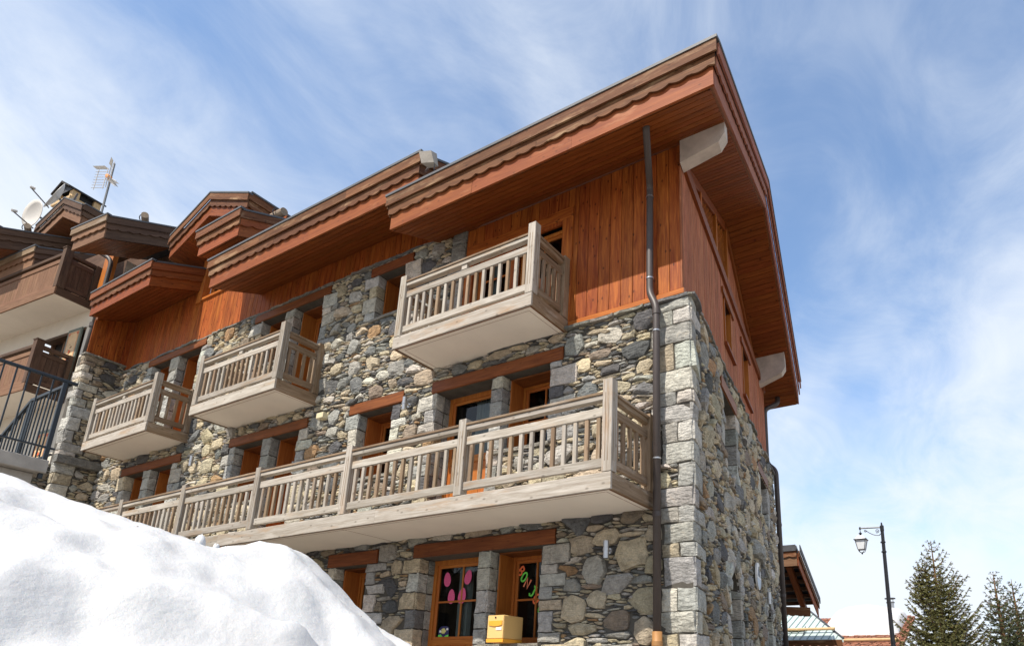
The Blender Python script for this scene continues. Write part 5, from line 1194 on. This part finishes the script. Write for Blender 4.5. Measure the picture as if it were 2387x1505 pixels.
v, f = tube_geo([Hm(-5.95, 15.33, -.3), Hm(-5.62, 15.3, -.6)], .025, 6); mesh('arm', v, f, M['zinc'], mp_); v, f = tube_geo([Hm(-6.1, 16.35, -.62), Hm(-5.45, 16.3, -.75)], .025, 6); mesh('arm', v, f, M['zinc'], mp_)
# television antenna
ta = thing('television_antenna', Hm(-5.4, 15.0, -1.5), 'television antenna with comb reflector on a tall grey pole behind the chimney', 'antenna')
A0 = Hm(-5.35, 14.6, -1.5); A1 = Hm(-5.47, 18.3, -1.5)
v, f = tube_geo([A0, A1], .035, 10); mesh('pole', v, f, M['zinc'], ta)
hd = Hm(-5.47, 17.65, -1.42)
for sg in (-1, 1):
    fr_ = MB()
    for k in range(8):
        z = -.55 + k * .155; c = hd + HU_ * .04 * sg + V(0, 0, z * .7); fr_.tube(c, c + HU_ * .40 * sg + HN * .18, .009)
    for q in (.08, .43): fr_.tube(hd + HU_ * q * sg + HN * (.26 * q) + V(0, 0, -.41), hd + HU_ * q * sg + HN * (.26 * q) + V(0, 0, .41), .012)
    fr_.out('reflector_grid', M['dish'], ta)
    mesh('reflector_wing', [hd + HU_ * .08 * sg + V(0, 0, .40), hd + HU_ * .48 * sg + HN * .18 + V(0, 0, .40), hd + HU_ * .52 * sg + HN * .28 + V(0, 0, .45), hd + HU_ * .12 * sg + HN * .12 + V(0, 0, .45)], [(0, 1, 2, 3)], M['white'], ta)
bm = MB(); e = hd + HU_ * .85 + HN * .1 + V(0, 0, -.6)
for q in (-.05, .05): bm.tube(hd + V(0, 0, q), e + V(0, 0, q * 2), .012)
for k in range(9):
    c = hd.lerp(e, .25 + k * .085); bm.tube(c - HN * .11 + V(0, 0, .07), c + HN * .11 - V(0, 0, .07), .007); bm.tube(c - HN * .11 - V(0, 0, .07), c + HN * .11 + V(0, 0, .07), .007)
bm.out('boom', M['dish'], ta)
v, f = tube_geo([hd + HN * .05 + HU_ * .1, hd + HU_ * .26 + HN * .05 - V(0, 0, .12)], .075, 10); mesh('dipole_box', v, f, M['orangeplastic'], ta)

# ------------------------------------------------------------------ outside stairs with black railing, left
stt = thing('stair_landing', (-10.3, 2.9, 1.5), 'grey concrete stair landing beside the snow bank', 'staircase')
box('landing_slab', -12.9, -9.60, -1.0, 3.13, 3.86, 4.02, M['concrete'], stt, .01)
box('landing_beam', -12.6, -9.72, -1.0, 3.05, 3.4, 3.858, M['concrete'], stt, .01)
box('supporting_wall', -12.4, -9.9, -1.0, 2.95, .0, 3.398, M['concrete'], stt, .01)
for i in range(9): box('step', -13.3 - i * .28, -12.9 - i * .28, 2.0, 3.13, 3.62 - (i + 1) * .17, 3.86 - i * .17 - .012, M['concrete'], stt, .01)
rl = thing('metal_railing', (-9.6, 3.15, 4.02), 'blue-black metal railing with thin vertical bars on the concrete landing', 'railing')
B_ = M['blue_iron']
bar('top_rail', (-9.66, 3.22, 5.04), (-9.66, -.6, 5.04), .035, .045, B_, rl); bar('bottom_rail', (-9.66, 3.17, 4.18), (-9.66, -.6, 4.18), .022, .030, B_, rl)
for y in (3.10, 1.3, -.5): bar('post', (-9.66, y, 3.80), (-9.66, y, 5.02), .045, .045, B_, rl, up=(0, 1, 0))
n = 30
for i in range(1, n):
    y = 3.10 - i * .121
    if min(abs(y - q) for q in (3.10, 1.3, -.5)) < .03: continue
    bar('railing_bar', (-9.66, y, 4.192), (-9.66, y, 5.022), .016, .016, B_, rl, up=(0, 1, 0), ch=.003)
# the return along the back and down the steps
bar('top_rail', (-9.70, 3.16, 5.035), (-10.75, 3.16, 5.035), .045, .045, B_, rl); bar('top_rail', (-10.75, 3.16, 5.035), (-13.5, 3.16, 3.55), .045, .045, B_, rl)
bar('bottom_rail', (-9.70, 3.16, 4.12), (-10.75, 3.16, 4.12), .022, .03, B_, rl); bar('bottom_rail', (-10.75, 3.16, 4.12), (-13.5, 3.16, 2.63), .022, .03, B_, rl)
for i in range(1, 33):
    x = -9.68 - i * .115; zt = 5.015 if x > -10.75 else 5.015 + (x + 10.75) * .54; zb = 4.13 if x > -10.75 else 4.13 + (x + 10.75) * .54
    bar('railing_bar', (x, 3.16, zb), (x, 3.16, zt), .016, .016, B_, rl, up=(0, 1, 0), ch=.003)
bar('post', (-10.75, 3.165, 3.9), (-10.75, 3.165, 5.01), .045, .045, B_, rl, up=(0, 1, 0))

# ------------------------------------------------------------------ right background: small gabled roof, sheds, chimney
gb = thing('small_gabled_house', (-7, 22, 2), 'small brown timber house with a deep carved gable roof behind the chalet corner', 'building')
sx = lambda x, y, z: V(x, y, z)
# roof slope facing us: right verge seen from below
zc = lambda y: 5.55 - .0 * y
rv = [(-9.0, 19.0, 5.30), (-5.18, 19.0, 5.32), (-4.72, 22.6, 3.95), (-9.0, 22.6, 3.95)]
k0 = [V(-9.5, 17.9, 5.18), V(-5.30, 18.4, 5.22), V(-5.32, 22.4, 4.02), V(-9.5, 22.4, 4.02)]
th = V(0, 0, .14)
k0 = [V(-9.5, 19.2, 5.45), V(-5.40, 19.6, 5.50), V(-5.62, 22.4, 4.30), V(-9.5, 22.4, 4.30)]
m_ = mesh('roof', k0 + [p + th for p in k0], [(0, 1, 2, 3), (7, 6, 5, 4), (0, 4, 5, 1), (1, 5, 6, 2), (2, 6, 7, 3), (3, 7, 4, 0)], M['slate'], gb)
edge_boards(k0[0] - V(0, 0, .45), k0[1] - V(0, 0, .45), (0, -1, 0), m_, (M['brown_panel'], M['fascia'], M['slate']), 0, 0, metal=False, k=.9)
edge_boards(k0[1] - V(0, 0, .45), k0[2] - V(0, 0, .45), (1, .05, 0), m_, (M['red_board'], M['fascia'], M['slate']), 0, 0, metal=False, k=.9)
for i in range(7):
    q0 = k0[1].lerp(k0[2], (i + .5) / 7) - V(0.1, 0, .10); bar('rafter', q0, q0 - V(3.9, 0, 0), .12, .09, M['brown_panel'], m_)
bar('purlin', k0[1] - V(.35, -.3, .35), k0[2] - V(.35, .1, .35), .2, .16, M['lintel'], m_); bar('purlin', k0[1] - V(.8, -.1, .35), k0[1] - V(3.5, -.1, .35), .2, .16, M['brown_panel'], m_)
box('boarded_wall', -9.4, -6.75, 20.1, 22.0, 1.5, 4.6, M['brown_wood'], gb)
strip('scalloped_board', V(-6.5, 21.3, 3.98), V(-5.72, 21.9, 3.98), (0, -1, 0), 0, .03, -.12, .12, M['fascia'], gb, True)

ms_ = thing('metal_roofed_shed', (-6, 23, 2), 'low shed with pale green standing seam metal roof and a strip of snow', 'building')
a0, a1, a2, a3 = V(-9.0, 22.8, 3.18), V(-4.98, 22.8, 3.18), V(-6.84, 26.0, 4.44), V(-9.0, 26.0, 4.44)
rs = mesh('roof', [a0, a1, a2, a3] + [p - V(0, 0, .10) for p in (a0, a1, a2, a3)], [(0, 1, 2, 3), (7, 6, 5, 4), (0, 4, 5, 1), (1, 5, 6, 2), (2, 6, 7, 3), (3, 7, 4, 0)], M['greenmetal'], ms_)
for i in range(18):
    x = -8.9 + i * .23
    if x > -5.05: break
    top_ = min(1.0, max(0.05, (-4.98 - x) / 1.86)); p0 = V(x, 22.82, 3.20); p1 = V(x, 22.82 + 3.16 * top_, 3.20 + 1.245 * top_)
    bar('standing_seam', p0, p1, .035, .018, M['seam'], rs, ch=0)
bar('verge_flashing', a1 + V(0, 0, .02), a2 + V(0, 0, .02), .05, .06, M['slate'], rs)
strip('scalloped_board', V(-8.9, 22.78, 3.08), V(-5.02, 22.78, 3.08), (0, -1, 0), 0, .03, -.08, .08, M['fascia'], ms_, True)
v, f = tube_geo([(-8.8, 23.4, 3.56), (-5.36, 23.4, 3.56)], .05, 10); mesh('snow_guard_pole', v, f, M['tan'], rs)
for x in (-7.5, -6.35): bar('pole_hook', (x, 23.2, 3.36), (x, 23.52, 3.66), .025, .025, M['black'], rs)
box('masonry_wall', -8.7, -5.5, 23.4, 26, 1.0, 3.0, M['concrete'], ms_)
def snow_lump(name, cx, cy, cz, rx, ry, rz, parent, seed=0, n=36, m=14, flat=.35):
    vs = []; fs = []
    for j in range(m + 1):
        ph = math.pi / 2 * j / m
        for i in range(n):
            a = 2 * math.pi * i / n; k = 1 + .16 * noise.noise(V(math.cos(a) * 1.5 + seed, math.sin(a) * 1.5, ph * 1.2)) + .05 * noise.noise(V(math.cos(a) * 5 + seed, math.sin(a) * 5, ph * 4))
            c = max(0, math.cos(ph)) ** .45; vs.append(V(cx + rx * c * k * math.cos(a), cy + ry * c * k * math.sin(a), cz + rz * (math.sin(ph) ** .8) * k))
    for j in range(m):
        for i in range(n): fs.append((j * n + i, j * n + (i + 1) % n, (j + 1) * n + (i + 1) % n, (j + 1) * n + i))
    fs += [tuple(reversed(range(n))), tuple(m * n + i for i in range(n))]
    return mesh(name, vs, fs, M['snow'], parent, smooth=True)
sn1 = snow_lump('snow_patch', -6.72, 23.75, 3.53, .40, .22, .11, None, 3); tag(sn1, 'thin strip of melting snow lying on the green metal roof', 'snow')

sr = thing('shingle_roofed_house', (-5.5, 30, 2), 'low house with a red-brown wood shingle roof loaded with snow', 'building')
b0, b1, b2, b3 = V(-9.2, 27.5, 3.20), V(-3.95, 27.5, 3.20), V(-3.95, 32.0, 4.72), V(-9.2, 32.0, 4.72)
rr_ = mesh('roof', [b0, b1, b2, b3] + [p - V(0, 0, .12) for p in (b0, b1, b2, b3)], [(0, 1, 2, 3), (7, 6, 5, 4), (0, 4, 5, 1), (1, 5, 6, 2), (2, 6, 7, 3), (3, 7, 4, 0)], M['shingle'], sr)
shm = MB()
for j in range(20):
    for i in range(32):
        x = -9.1 + i * .16 + (.08 if j % 2 else 0) + rnd.uniform(-.01, .01); s = j / 20
        if x > -4.1: continue
        y = 27.5 + 4.5 * s; z = 3.20 + 1.52 * s + .012; w_ = rnd.uniform(.12, .155); t_ = rnd.uniform(.0, .02); l_ = .30
        vv = [V(x, y - .02, z + t_ + .03), V(x + w_, y - .02, z + t_ + .03), V(x + w_, y + l_ * .92, z + l_ * .31 + t_), V(x, y + l_ * .92, z + l_ * .31 + t_)]; vv += [q - V(0, 0, .02) for q in vv]
        shm.add(vv, [(0, 1, 2, 3), (0, 4, 5, 1), (3, 2, 6, 7), (0, 3, 7, 4), (1, 5, 6, 2)])
tag(shm.out('wood_shingles', M['shingle'], rr_), kind='stuff')
v, f = tube_geo([(-7.4, 28.0, 3.50), (-4.1, 28.0, 3.50)], .06, 10); mesh('snow_guard_pole', v, f, M['tan'], rr_)
box('boarded_wall', -8.8, -4.3, 28.2, 31.5, 1.2, 3.25, M['brown_wood'], sr)
def roof_snow(name, x0, x1, y0, y1, zf, hh, seed):
    """cushion of snow lying on a roof plane, with a rounded overhanging lip"""
    nx, ny = 48, 26; top = []; 
    for j in range(ny + 1):
        for i in range(nx + 1):
            a, b_ = i / nx * 2 - 1, j / ny * 2 - 1
            e = max(0.0, 1 - abs(a) ** 3.2) ** .42 * max(0.0, 1 - abs(b_) ** 3.2) ** .42
            w1 = .16 * noise.noise(V(a * 1.6 + seed, b_ * 1.2, 0)); x = x0 + (x1 - x0) * (i / nx) + w1 * .4 * (1 if a > 0 else -1); y = y0 + (y1 - y0) * (j / ny) + .18 * noise.noise(V(a * 2.4 + seed, 3, b_)) * (1 if b_ < 0 else 0)
            top.append(V(x, y, zf(y) + hh * e * (1 + .22 * noise.noise(V(a * 1.3 + seed, b_ * 1.1, 4)) + .05 * noise.noise(V(a * 5, b_ * 5, seed)))))
    bot = [V(p.x, p.y, zf(p.y)) for p in top]; n = len(top); fs = []
    for j in range(ny):
        for i in range(nx): q = j * (nx + 1) + i; fs += [(q, q + 1, q + nx + 2, q + nx + 1), (n + q, n + q + nx + 1, n + q + nx + 2, n + q + 1)]
    return mesh(name, top + bot, fs, M['snow'], None, smooth=True)
zsh = lambda y: 3.22 + .338 * (y - 27.5)
tag(roof_snow('snow_load', -7.2, -4.2, 29.0, 31.8, zsh, .72, 3.0), 'big rounded white cushion of snow lying on the red-brown shingle roof', 'snow')
chp = thing('metal_chimney', (-5.03, 33, 3.6), 'thin grey metal chimney pipe with a flat cap behind the lamp post', 'chimney')
CX_, CY_ = -5.03, 33.0
v, f = tube_geo([(CX_, CY_, 3.4), (CX_, CY_, 5.42)], .15, 18); mesh('flue', v, f, M['steel'], chp, smooth=False)
v, f = tube_geo([(CX_, CY_, 5.42), (CX_, CY_, 5.47)], .18, 18); mesh('rim', v, f, M['zinc'], chp); v, f = tube_geo([(CX_, CY_, 5.60), (CX_, CY_, 5.64)], .23, 18); mesh('cap', v, f, M['slate'], chp)
for a in range(3): c = V(CX_ + .12 * math.cos(a * 2.1), CY_ + .12 * math.sin(a * 2.1), 0); v, f = tube_geo([c + V(0, 0, 5.47), c + V(0, 0, 5.60)], .012, 5); mesh('cap_stay', v, f, M['slate'], chp)

# ------------------------------------------------------------------ street lamp
lp = thing('street_lamp', (-3.40, 22, 1.4), 'black iron street lamp with a scrolled bracket and one hanging lantern', 'street lamp')
K = M['black']; LX, LY = -3.395, 22.0
v, f = tube_geo([(LX, LY, 1.3), (LX, LY, 4.2), (LX + .02, LY, 6.35)], [.075, .06, .05], 12); mesh('pole', v, f, K, lp)
v, f = tube_geo([(LX + .02, LY, 6.35), (LX + .02, LY, 6.52), (LX + .02, LY, 6.53), (LX + .02, LY, 6.62)], [.06, .06, .03, .02], 10); mesh('finial', v, f, K, lp)
LTX = LX - .60; BZ = 6.47
v, f = tube_geo([(LX, LY, BZ), (LTX - .03, LY, BZ + .03)], .022, 8); mesh('bracket_arm', v, f, K, lp)
for z in (6.0, 5.7, 3.0): ring('pole_ring', (LX + .01, LY, z), (0, 0, 1), .075, .04, K, lp)
v, f = tube_geo([(LTX - .03, LY, BZ + .065), (LTX - .03, LY, BZ - .01)], .03, 8); mesh('arm_ball', v, f, K, lp)
def spiral(c, r0, turns, a0, sg, n=22): return [V(c[0] + r0 * (1 - .75 * i / n) * math.cos(a0 + sg * turns * 2 * math.pi * i / n), LY, c[1] + r0 * (1 - .75 * i / n) * math.sin(a0 + sg * turns * 2 * math.pi * i / n)) for i in range(n + 1)]
pts = [V(LX - .06 - .05 * (1 - s) ** 0 - s * .36, LY, BZ - .10 - .13 * math.sin(math.pi * min(1, (1 - s) * .62 + .12)) + .0 * s) for s in [i / 14 for i in range(15)]]
pts = [V(LX - .03, LY, 6.27)] + [V(LX - .08 - s * .38, LY, 6.225 + s * s * .19) for s in [i / 12 for i in range(13)]]
v, f = tube_geo(pts, .011, 6); mesh('bracket_scroll', v, f, K, lp)
v, f = tube_geo(spiral((LX - .13, 6.37), .065, 1.4, -2.2, 1), .010, 6); mesh('bracket_scroll', v, f, K, lp)
v, f = tube_geo(spiral((LX - .475, 6.405), .042, 1.3, -.6, -1), .009, 6); mesh('bracket_scroll', v, f, K, lp)
lx = LTX - .03; lnt = None
v, f = tube_geo([(lx, LY, BZ), (lx, LY, 6.36)], .012, 6); mesh('hanger', v, f, K, lp)
v, f = tube_geo([(lx, LY, 6.37), (lx, LY, 6.335), (lx, LY, 6.33), (lx, LY, 6.27), (lx, LY, 6.26)], [.02, .06, .03, .035, .07], 10); mesh('crown', v, f, K, lp)
def frus(name, z0, s0, z1, s1, mat, parent, open_=False):
    v = [(lx + a * s, LY + b_ * s, z) for z, s in ((z0, s0), (z1, s1)) for a, b_ in ((-1, -1), (1, -1), (1, 1), (-1, 1))]
    return mesh(name, v, ([] if open_ else [(3, 2, 1, 0), (4, 5, 6, 7)]) + [(i, (i + 1) % 4, 4 + (i + 1) % 4, 4 + i) for i in range(4)], mat, parent)
frus('lantern_roof', 6.14, .155, 6.26, .08, M['steel'], lp); frus('roof_rim', 6.12, .19, 6.14, .19, K, lp)
frus('lantern_glass', 5.83, .095, 6.12, .15, M['frost'], lp); frus('bottom_rim', 5.815, .10, 5.83, .10, K, lp)
for a, b_ in ((-1, -1), (1, -1), (1, 1), (-1, 1)):
    v, f = tube_geo([(lx + a * .1, LY + b_ * .1, 5.83), (lx + a * .156, LY + b_ * .156, 6.12)], .011, 6); mesh('lantern_bar', v, f, K, lp)
    v, f = tube_geo([(lx + a * .095, LY + b_ * .095, 5.82), (lx + a * .07, LY + b_ * .07, 5.755), (lx, LY, 5.72)], .009, 6); mesh('bottom_strap', v, f, K, lp)
v, f = tube_geo([(lx, LY, 5.74), (lx, LY, 5.70), (lx, LY, 5.67)], [.012, .028, .008], 8); mesh('bottom_ball', v, f, K, lp)

# ------------------------------------------------------------------ spruces
def spruce(x, y, z0, H, R, label, seed, mat, dens=1.0, leaders=()):
    r_ = random.Random(seed); t = thing('spruce_tree', (x, y, z0), label, 'tree', 'spruces beside the street lamp')
    v, f = tube_geo([(x, y, z0), (x + .03, y, z0 + H * .5), (x, y, z0 + H * .9), (x, y, z0 + H)], [.12, .075, .02, .006], 8); mesh('trunk', v, f, M['bark'], t)
    nd = MB(); br = MB()
    nv, nf = [], []
    def sprig(p, d, ln):
        # a twig clothed in short needles
        d = d.normalized(); a = d.cross(V(0, 0, 1)); a = a.normalized() if a.length > .01 else V(1, 0, 0); b_ = d.cross(a)
        n = max(4, int(ln / .020))
        for i in range(n):
            c = p + d * ln * i / n
            for q in range(3):
                th_ = r_.uniform(0, 6.28); o = a * math.cos(th_) + b_ * math.sin(th_); e = c + d * .022 + o * r_.uniform(.028, .052)
                w_ = (d.cross(o)).normalized() * .013
                k = len(nv); nv.extend((c - w_, c + w_, e)); nf.append((k, k + 1, k + 2))
    def branch(p, az, L_, up, lvl_dense):
        pts = [p]; n = 8; d = V(math.cos(az), math.sin(az), 0)
        for i in range(1, n + 1):
            s = i / n; pts.append(p + d * L_ * s + V(0, 0, L_ * (up * s - .28 * s * (1 - s) * 2 + .22 * s * s)))
        br_v, br_f = tube_geo(pts, [.014 * (1 - .75 * i / n) * (L_ ** .5) + .003 for i in range(n + 1)], 4, False); br.add(br_v, br_f)
        side_ = d.cross(V(0, 0, 1))
        m_ = int(L_ * 21 * dens)
        for j in range(m_):
            s = .12 + .88 * (j + r_.random() * .6) / m_; i = min(n - 1, int(s * n)); q = pts[i].lerp(pts[i + 1], s * n - i)
            sg = 1 if j % 2 else -1; tl = (.10 + .34 * L_ * (1 - s) ** .8 * .6) * r_.uniform(.6, 1.2)
            dd = (d * r_.uniform(.5, 1.0) + side_ * sg * r_.uniform(.6, 1.0) + V(0, 0, r_.uniform(-.35, .35)))
            sprig(q, dd, tl)
            if tl > .22:
                dn = dd.normalized(); 
                for u in (.35, .65): sprig(q + dn * tl * u, dn + side_ * sg * -.9 + V(0, 0, r_.uniform(-.2, .3)), tl * .45)
        sprig(pts[-2], pts[-1] - pts[-2], L_ * .16)
    def crown(cx, cy, zb, zt, R_, k):
        z = zb
        while z < zt - .10:
            s = (zt - z) / (zt - zb); Lb = R_ * (s ** .82) * r_.uniform(.82, 1.12) + .06
            nb_ = 10 if s > .35 else (5 if s > .12 else 3); a0 = r_.random() * 6.28
            for i in range(nb_):
                branch(V(cx, cy, z + r_.uniform(-.03, .03)), a0 + 6.28 * i / nb_ + r_.uniform(-.3, .3), Lb * r_.uniform(.72, 1.15), .15 + .75 * (1 - s) ** 1.6 + r_.uniform(-.08, .12), s)
            z += (.15 + .10 * (1 - s)) * (1.0 if s > .3 else 1.2) * k
        v, f = tube_geo([(cx, cy, zt - .9), (cx, cy, zt)], [.018, .005], 5); br.add(v, f)
        for i in range(3): 
            a = i * 2.1; br.add(*tube_geo([V(cx, cy, zt - .34), V(cx + .12 * math.cos(a), cy + .12 * math.sin(a), zt - .28), V(cx + .19 * math.cos(a), cy + .19 * math.sin(a), zt - .17)], .006, 4, False))
        sprig(V(cx, cy, zt - .5), V(0, 0, 1), .3)
    crown(x, y, z0 + .9, z0 + H, R, 1.0)
    for (dx, dy, dzb, dzt, rr2) in leaders: 
        crown(x + dx, y + dy, z0 + dzb, z0 + dzt, rr2, 1.2); br.add(*tube_geo([(x + dx * .4, y + dy * .4, z0 + dzb - .8), (x + dx, y + dy, z0 + dzb), (x + dx, y + dy, z0 + dzt)], [.03, .02, .005], 5))
    br.out('branches', M['bark'], t)
    o = mesh('needles', nv, nf, mat, t); o['kind'] = 'stuff'
    print('spruce tris', len(nf))
spruce(-2.42, 26.0, 1.3, 5.42, 1.68, 'tallest of the spruces, bushy with several bare leading shoots, just right of the lamp post', 5, M['needle'], .78, leaders=((-.50, 0, 3.3, 4.65, .45), (-.27, -.2, 3.5, 4.8, .35)))
spruce(-.66, 26.0, 1.3, 4.2, .85, 'dark green spruce second from the lamp post with a thin bare tip', 9, M['needle_b'], .7)
spruce(-.17, 26.8, 1.3, 4.05, .85, 'dark green spruce cut off by the right edge of the picture', 14, M['needle_b'], .7)

# ------------------------------------------------------------------ foreground bank of ploughed snow
OUT = [(15.8, .217), (18.1, .205), (21.3, .192), (26.3, .170), (28.0, .163), (29.2, .1585), (30.4, .150), (31.6, .1475), (32.6, .150), (33.4, .1475), (35.2, .132), (37.9, .104), (40.0, .077), (42.8, .048), (46, .0), (52, -.09), (60, -.2)]
def skyline(az):
    if az < OUT[0][0]: return OUT[0][1] + (OUT[0][0] - az) * .0035
    for (a, t0), (b_, t1) in zip(OUT[:-1], OUT[1:]):
        if a <= az <= b_: s = (az - a) / (b_ - a); return t0 + (t1 - t0) * s
    return -.25
# the crest runs along a straight line on the ground; heights follow from where it stands
DV = math.radians(27.0); cd_ = V(-math.cos(DV), math.sin(DV), 0); cr_ = V(math.sin(DV), math.cos(DV), 0); D0 = 5.2
def crest(u):
    p = cd_ * D0 + cr_ * u; az = math.degrees(math.atan2(p.y, -p.x)); return 1.6 + skyline(az) * math.hypot(p.x, p.y)
nu, nv_ = 300, 170; vs = []; fs = []
for j in range(nv_ + 1):
    v_ = -3.3 + 6.3 * (j / nv_)            # negative = toward the viewer
    for i in range(nu + 1):
        u = -6.5 + 11.5 * i / nu
        c = crest(u); base_ = -.05
        if v_ < 0: s = -v_ / 3.3; prof = 1 - (1.02 * s ** 1.55 + .0 * s); 
        else: s = v_ / 3.0; prof = 1 - s ** 1.3
        h = base_ + (c - base_) * max(0.0, prof)
        q = V(u, v_, 0); fade = min(1, abs(v_) / .55) if v_ < 0 else .3
        d = .34 * noise.noise(V(u * .62 + 3, v_ * .95, 1.7)) + .17 * noise.noise(V(u * 1.5, v_ * 2.1 + 4, .3)) + .075 * noise.noise(V(u * 3.0, v_ * 4.4, 5.1)) + .028 * noise.noise(V(u * 7, v_ * 9, 2)) + .007 * noise.noise(V(u * 19, v_ * 21, 8))
        rdg = noise.noise(V(u * .9 + v_ * .5 + 9, v_ * 1.5, 6.0)); d -= .16 * max(0, .22 - abs(rdg)) / .22 * (.6 + .6 * noise.noise(V(u, v_, 3)))
        h += d * fade + (1 - fade) * (.02 * noise.noise(V(u * 7, v_ * 7, 1)) + .012 * noise.noise(V(u * 22, v_ * 20, 1)))
        p = cd_ * (D0 + v_) + cr_ * u; vs.append((p.x, p.y, h))
for j in range(nv_):
    for i in range(nu): a = j * (nu + 1) + i; fs.append((a, a + 1, a + nu + 2, a + nu + 1))
vs_bank = vs
sb_ = mesh('snow_bank', vs, fs, M['snow'], None, smooth=True, origin=(0, 0, 0)); tag(sb_, 'high bank of ploughed white snow in the foreground', kind='structure')
# small ice lumps standing on the crest, bits of dirt
def lump(u, v_, r, seed, mat, name, label, cat, hh=1.5):
    p = cd_ * (D0 + v_) + cr_ * u; z = crest(u) - .02; vs = []; fs = []; n, m = 10, 6
    for j in range(m + 1):
        for i in range(n):
            a = 2 * math.pi * i / n; ph = math.pi * j / m - math.pi / 2; k = 1 + .45 * noise.noise(V(math.cos(a) * 1.3 + seed, math.sin(a) * 1.3, ph))
            vs.append(p + V(r * k * math.cos(ph) * math.cos(a), r * k * math.cos(ph) * math.sin(a), r * hh * k * math.sin(ph) + r * .5) + V(0, 0, z))
    for j in range(m):
        for i in range(n): fs.append((j * n + i, j * n + (i + 1) % n, (j + 1) * n + (i + 1) % n, (j + 1) * n + i))
    return tag(mesh(name, vs, fs, mat, None, smooth=True), label, cat, 'ice lumps on the crest of the snow bank')

for u_, r__, sd, lb in ((.15, .022, 1, 'small pointed ice lump on the crest, left of the pair'), (.22, .026, 5, 'tallest thin ice lump standing on the crest under the long balcony'), (.06, .035, 9, 'low rounded ice lump on the crest of the snow bank')):
    lump(u_, 0.0, r__, sd, M['snow'], 'ice_lump', lb, 'ice', 1.7)

dm = MB()
def bank_pt(u_, vv_): j_ = int(round((vv_ + 3.3) / 6.3 * nv_)); i_ = int(round((u_ + 6.5) / 11.5 * nu)); return Vector(vs_bank[j_ * (nu + 1) + i_])
for i in range(60):
    q = bank_pt(rnd.uniform(-5.5, 1.2), rnd.uniform(-2.6, -.1)); r_ = rnd.uniform(.003, .010)
    dm.add([q + V(rnd.uniform(-1, 1), rnd.uniform(-1, 1), rnd.uniform(-.3, .6)) * r_ for _ in range(5)], [(0, 1, 2), (0, 2, 3), (0, 3, 4), (1, 2, 4), (2, 3, 4)])
tag(dm.out('snow_debris', M['bark'], None), 'tiny brown specks of dirt scattered on the snow bank', 'debris', kind='stuff')
q = bank_pt(-2.4, -.75)
tag(mesh('dead_leaf', [q + V(*a) for a in ((-.03, -.01, .01), (0, -.028, .03), (.035, -.012, .022), (.03, .01, .035), (-.005, .012, .03), (-.03, .012, .02))], [(0, 1, 4, 5), (1, 2, 3, 4)], M['tan'], None), 'single small yellow-brown dead leaf lying on the upper left of the snow bank', 'leaf')
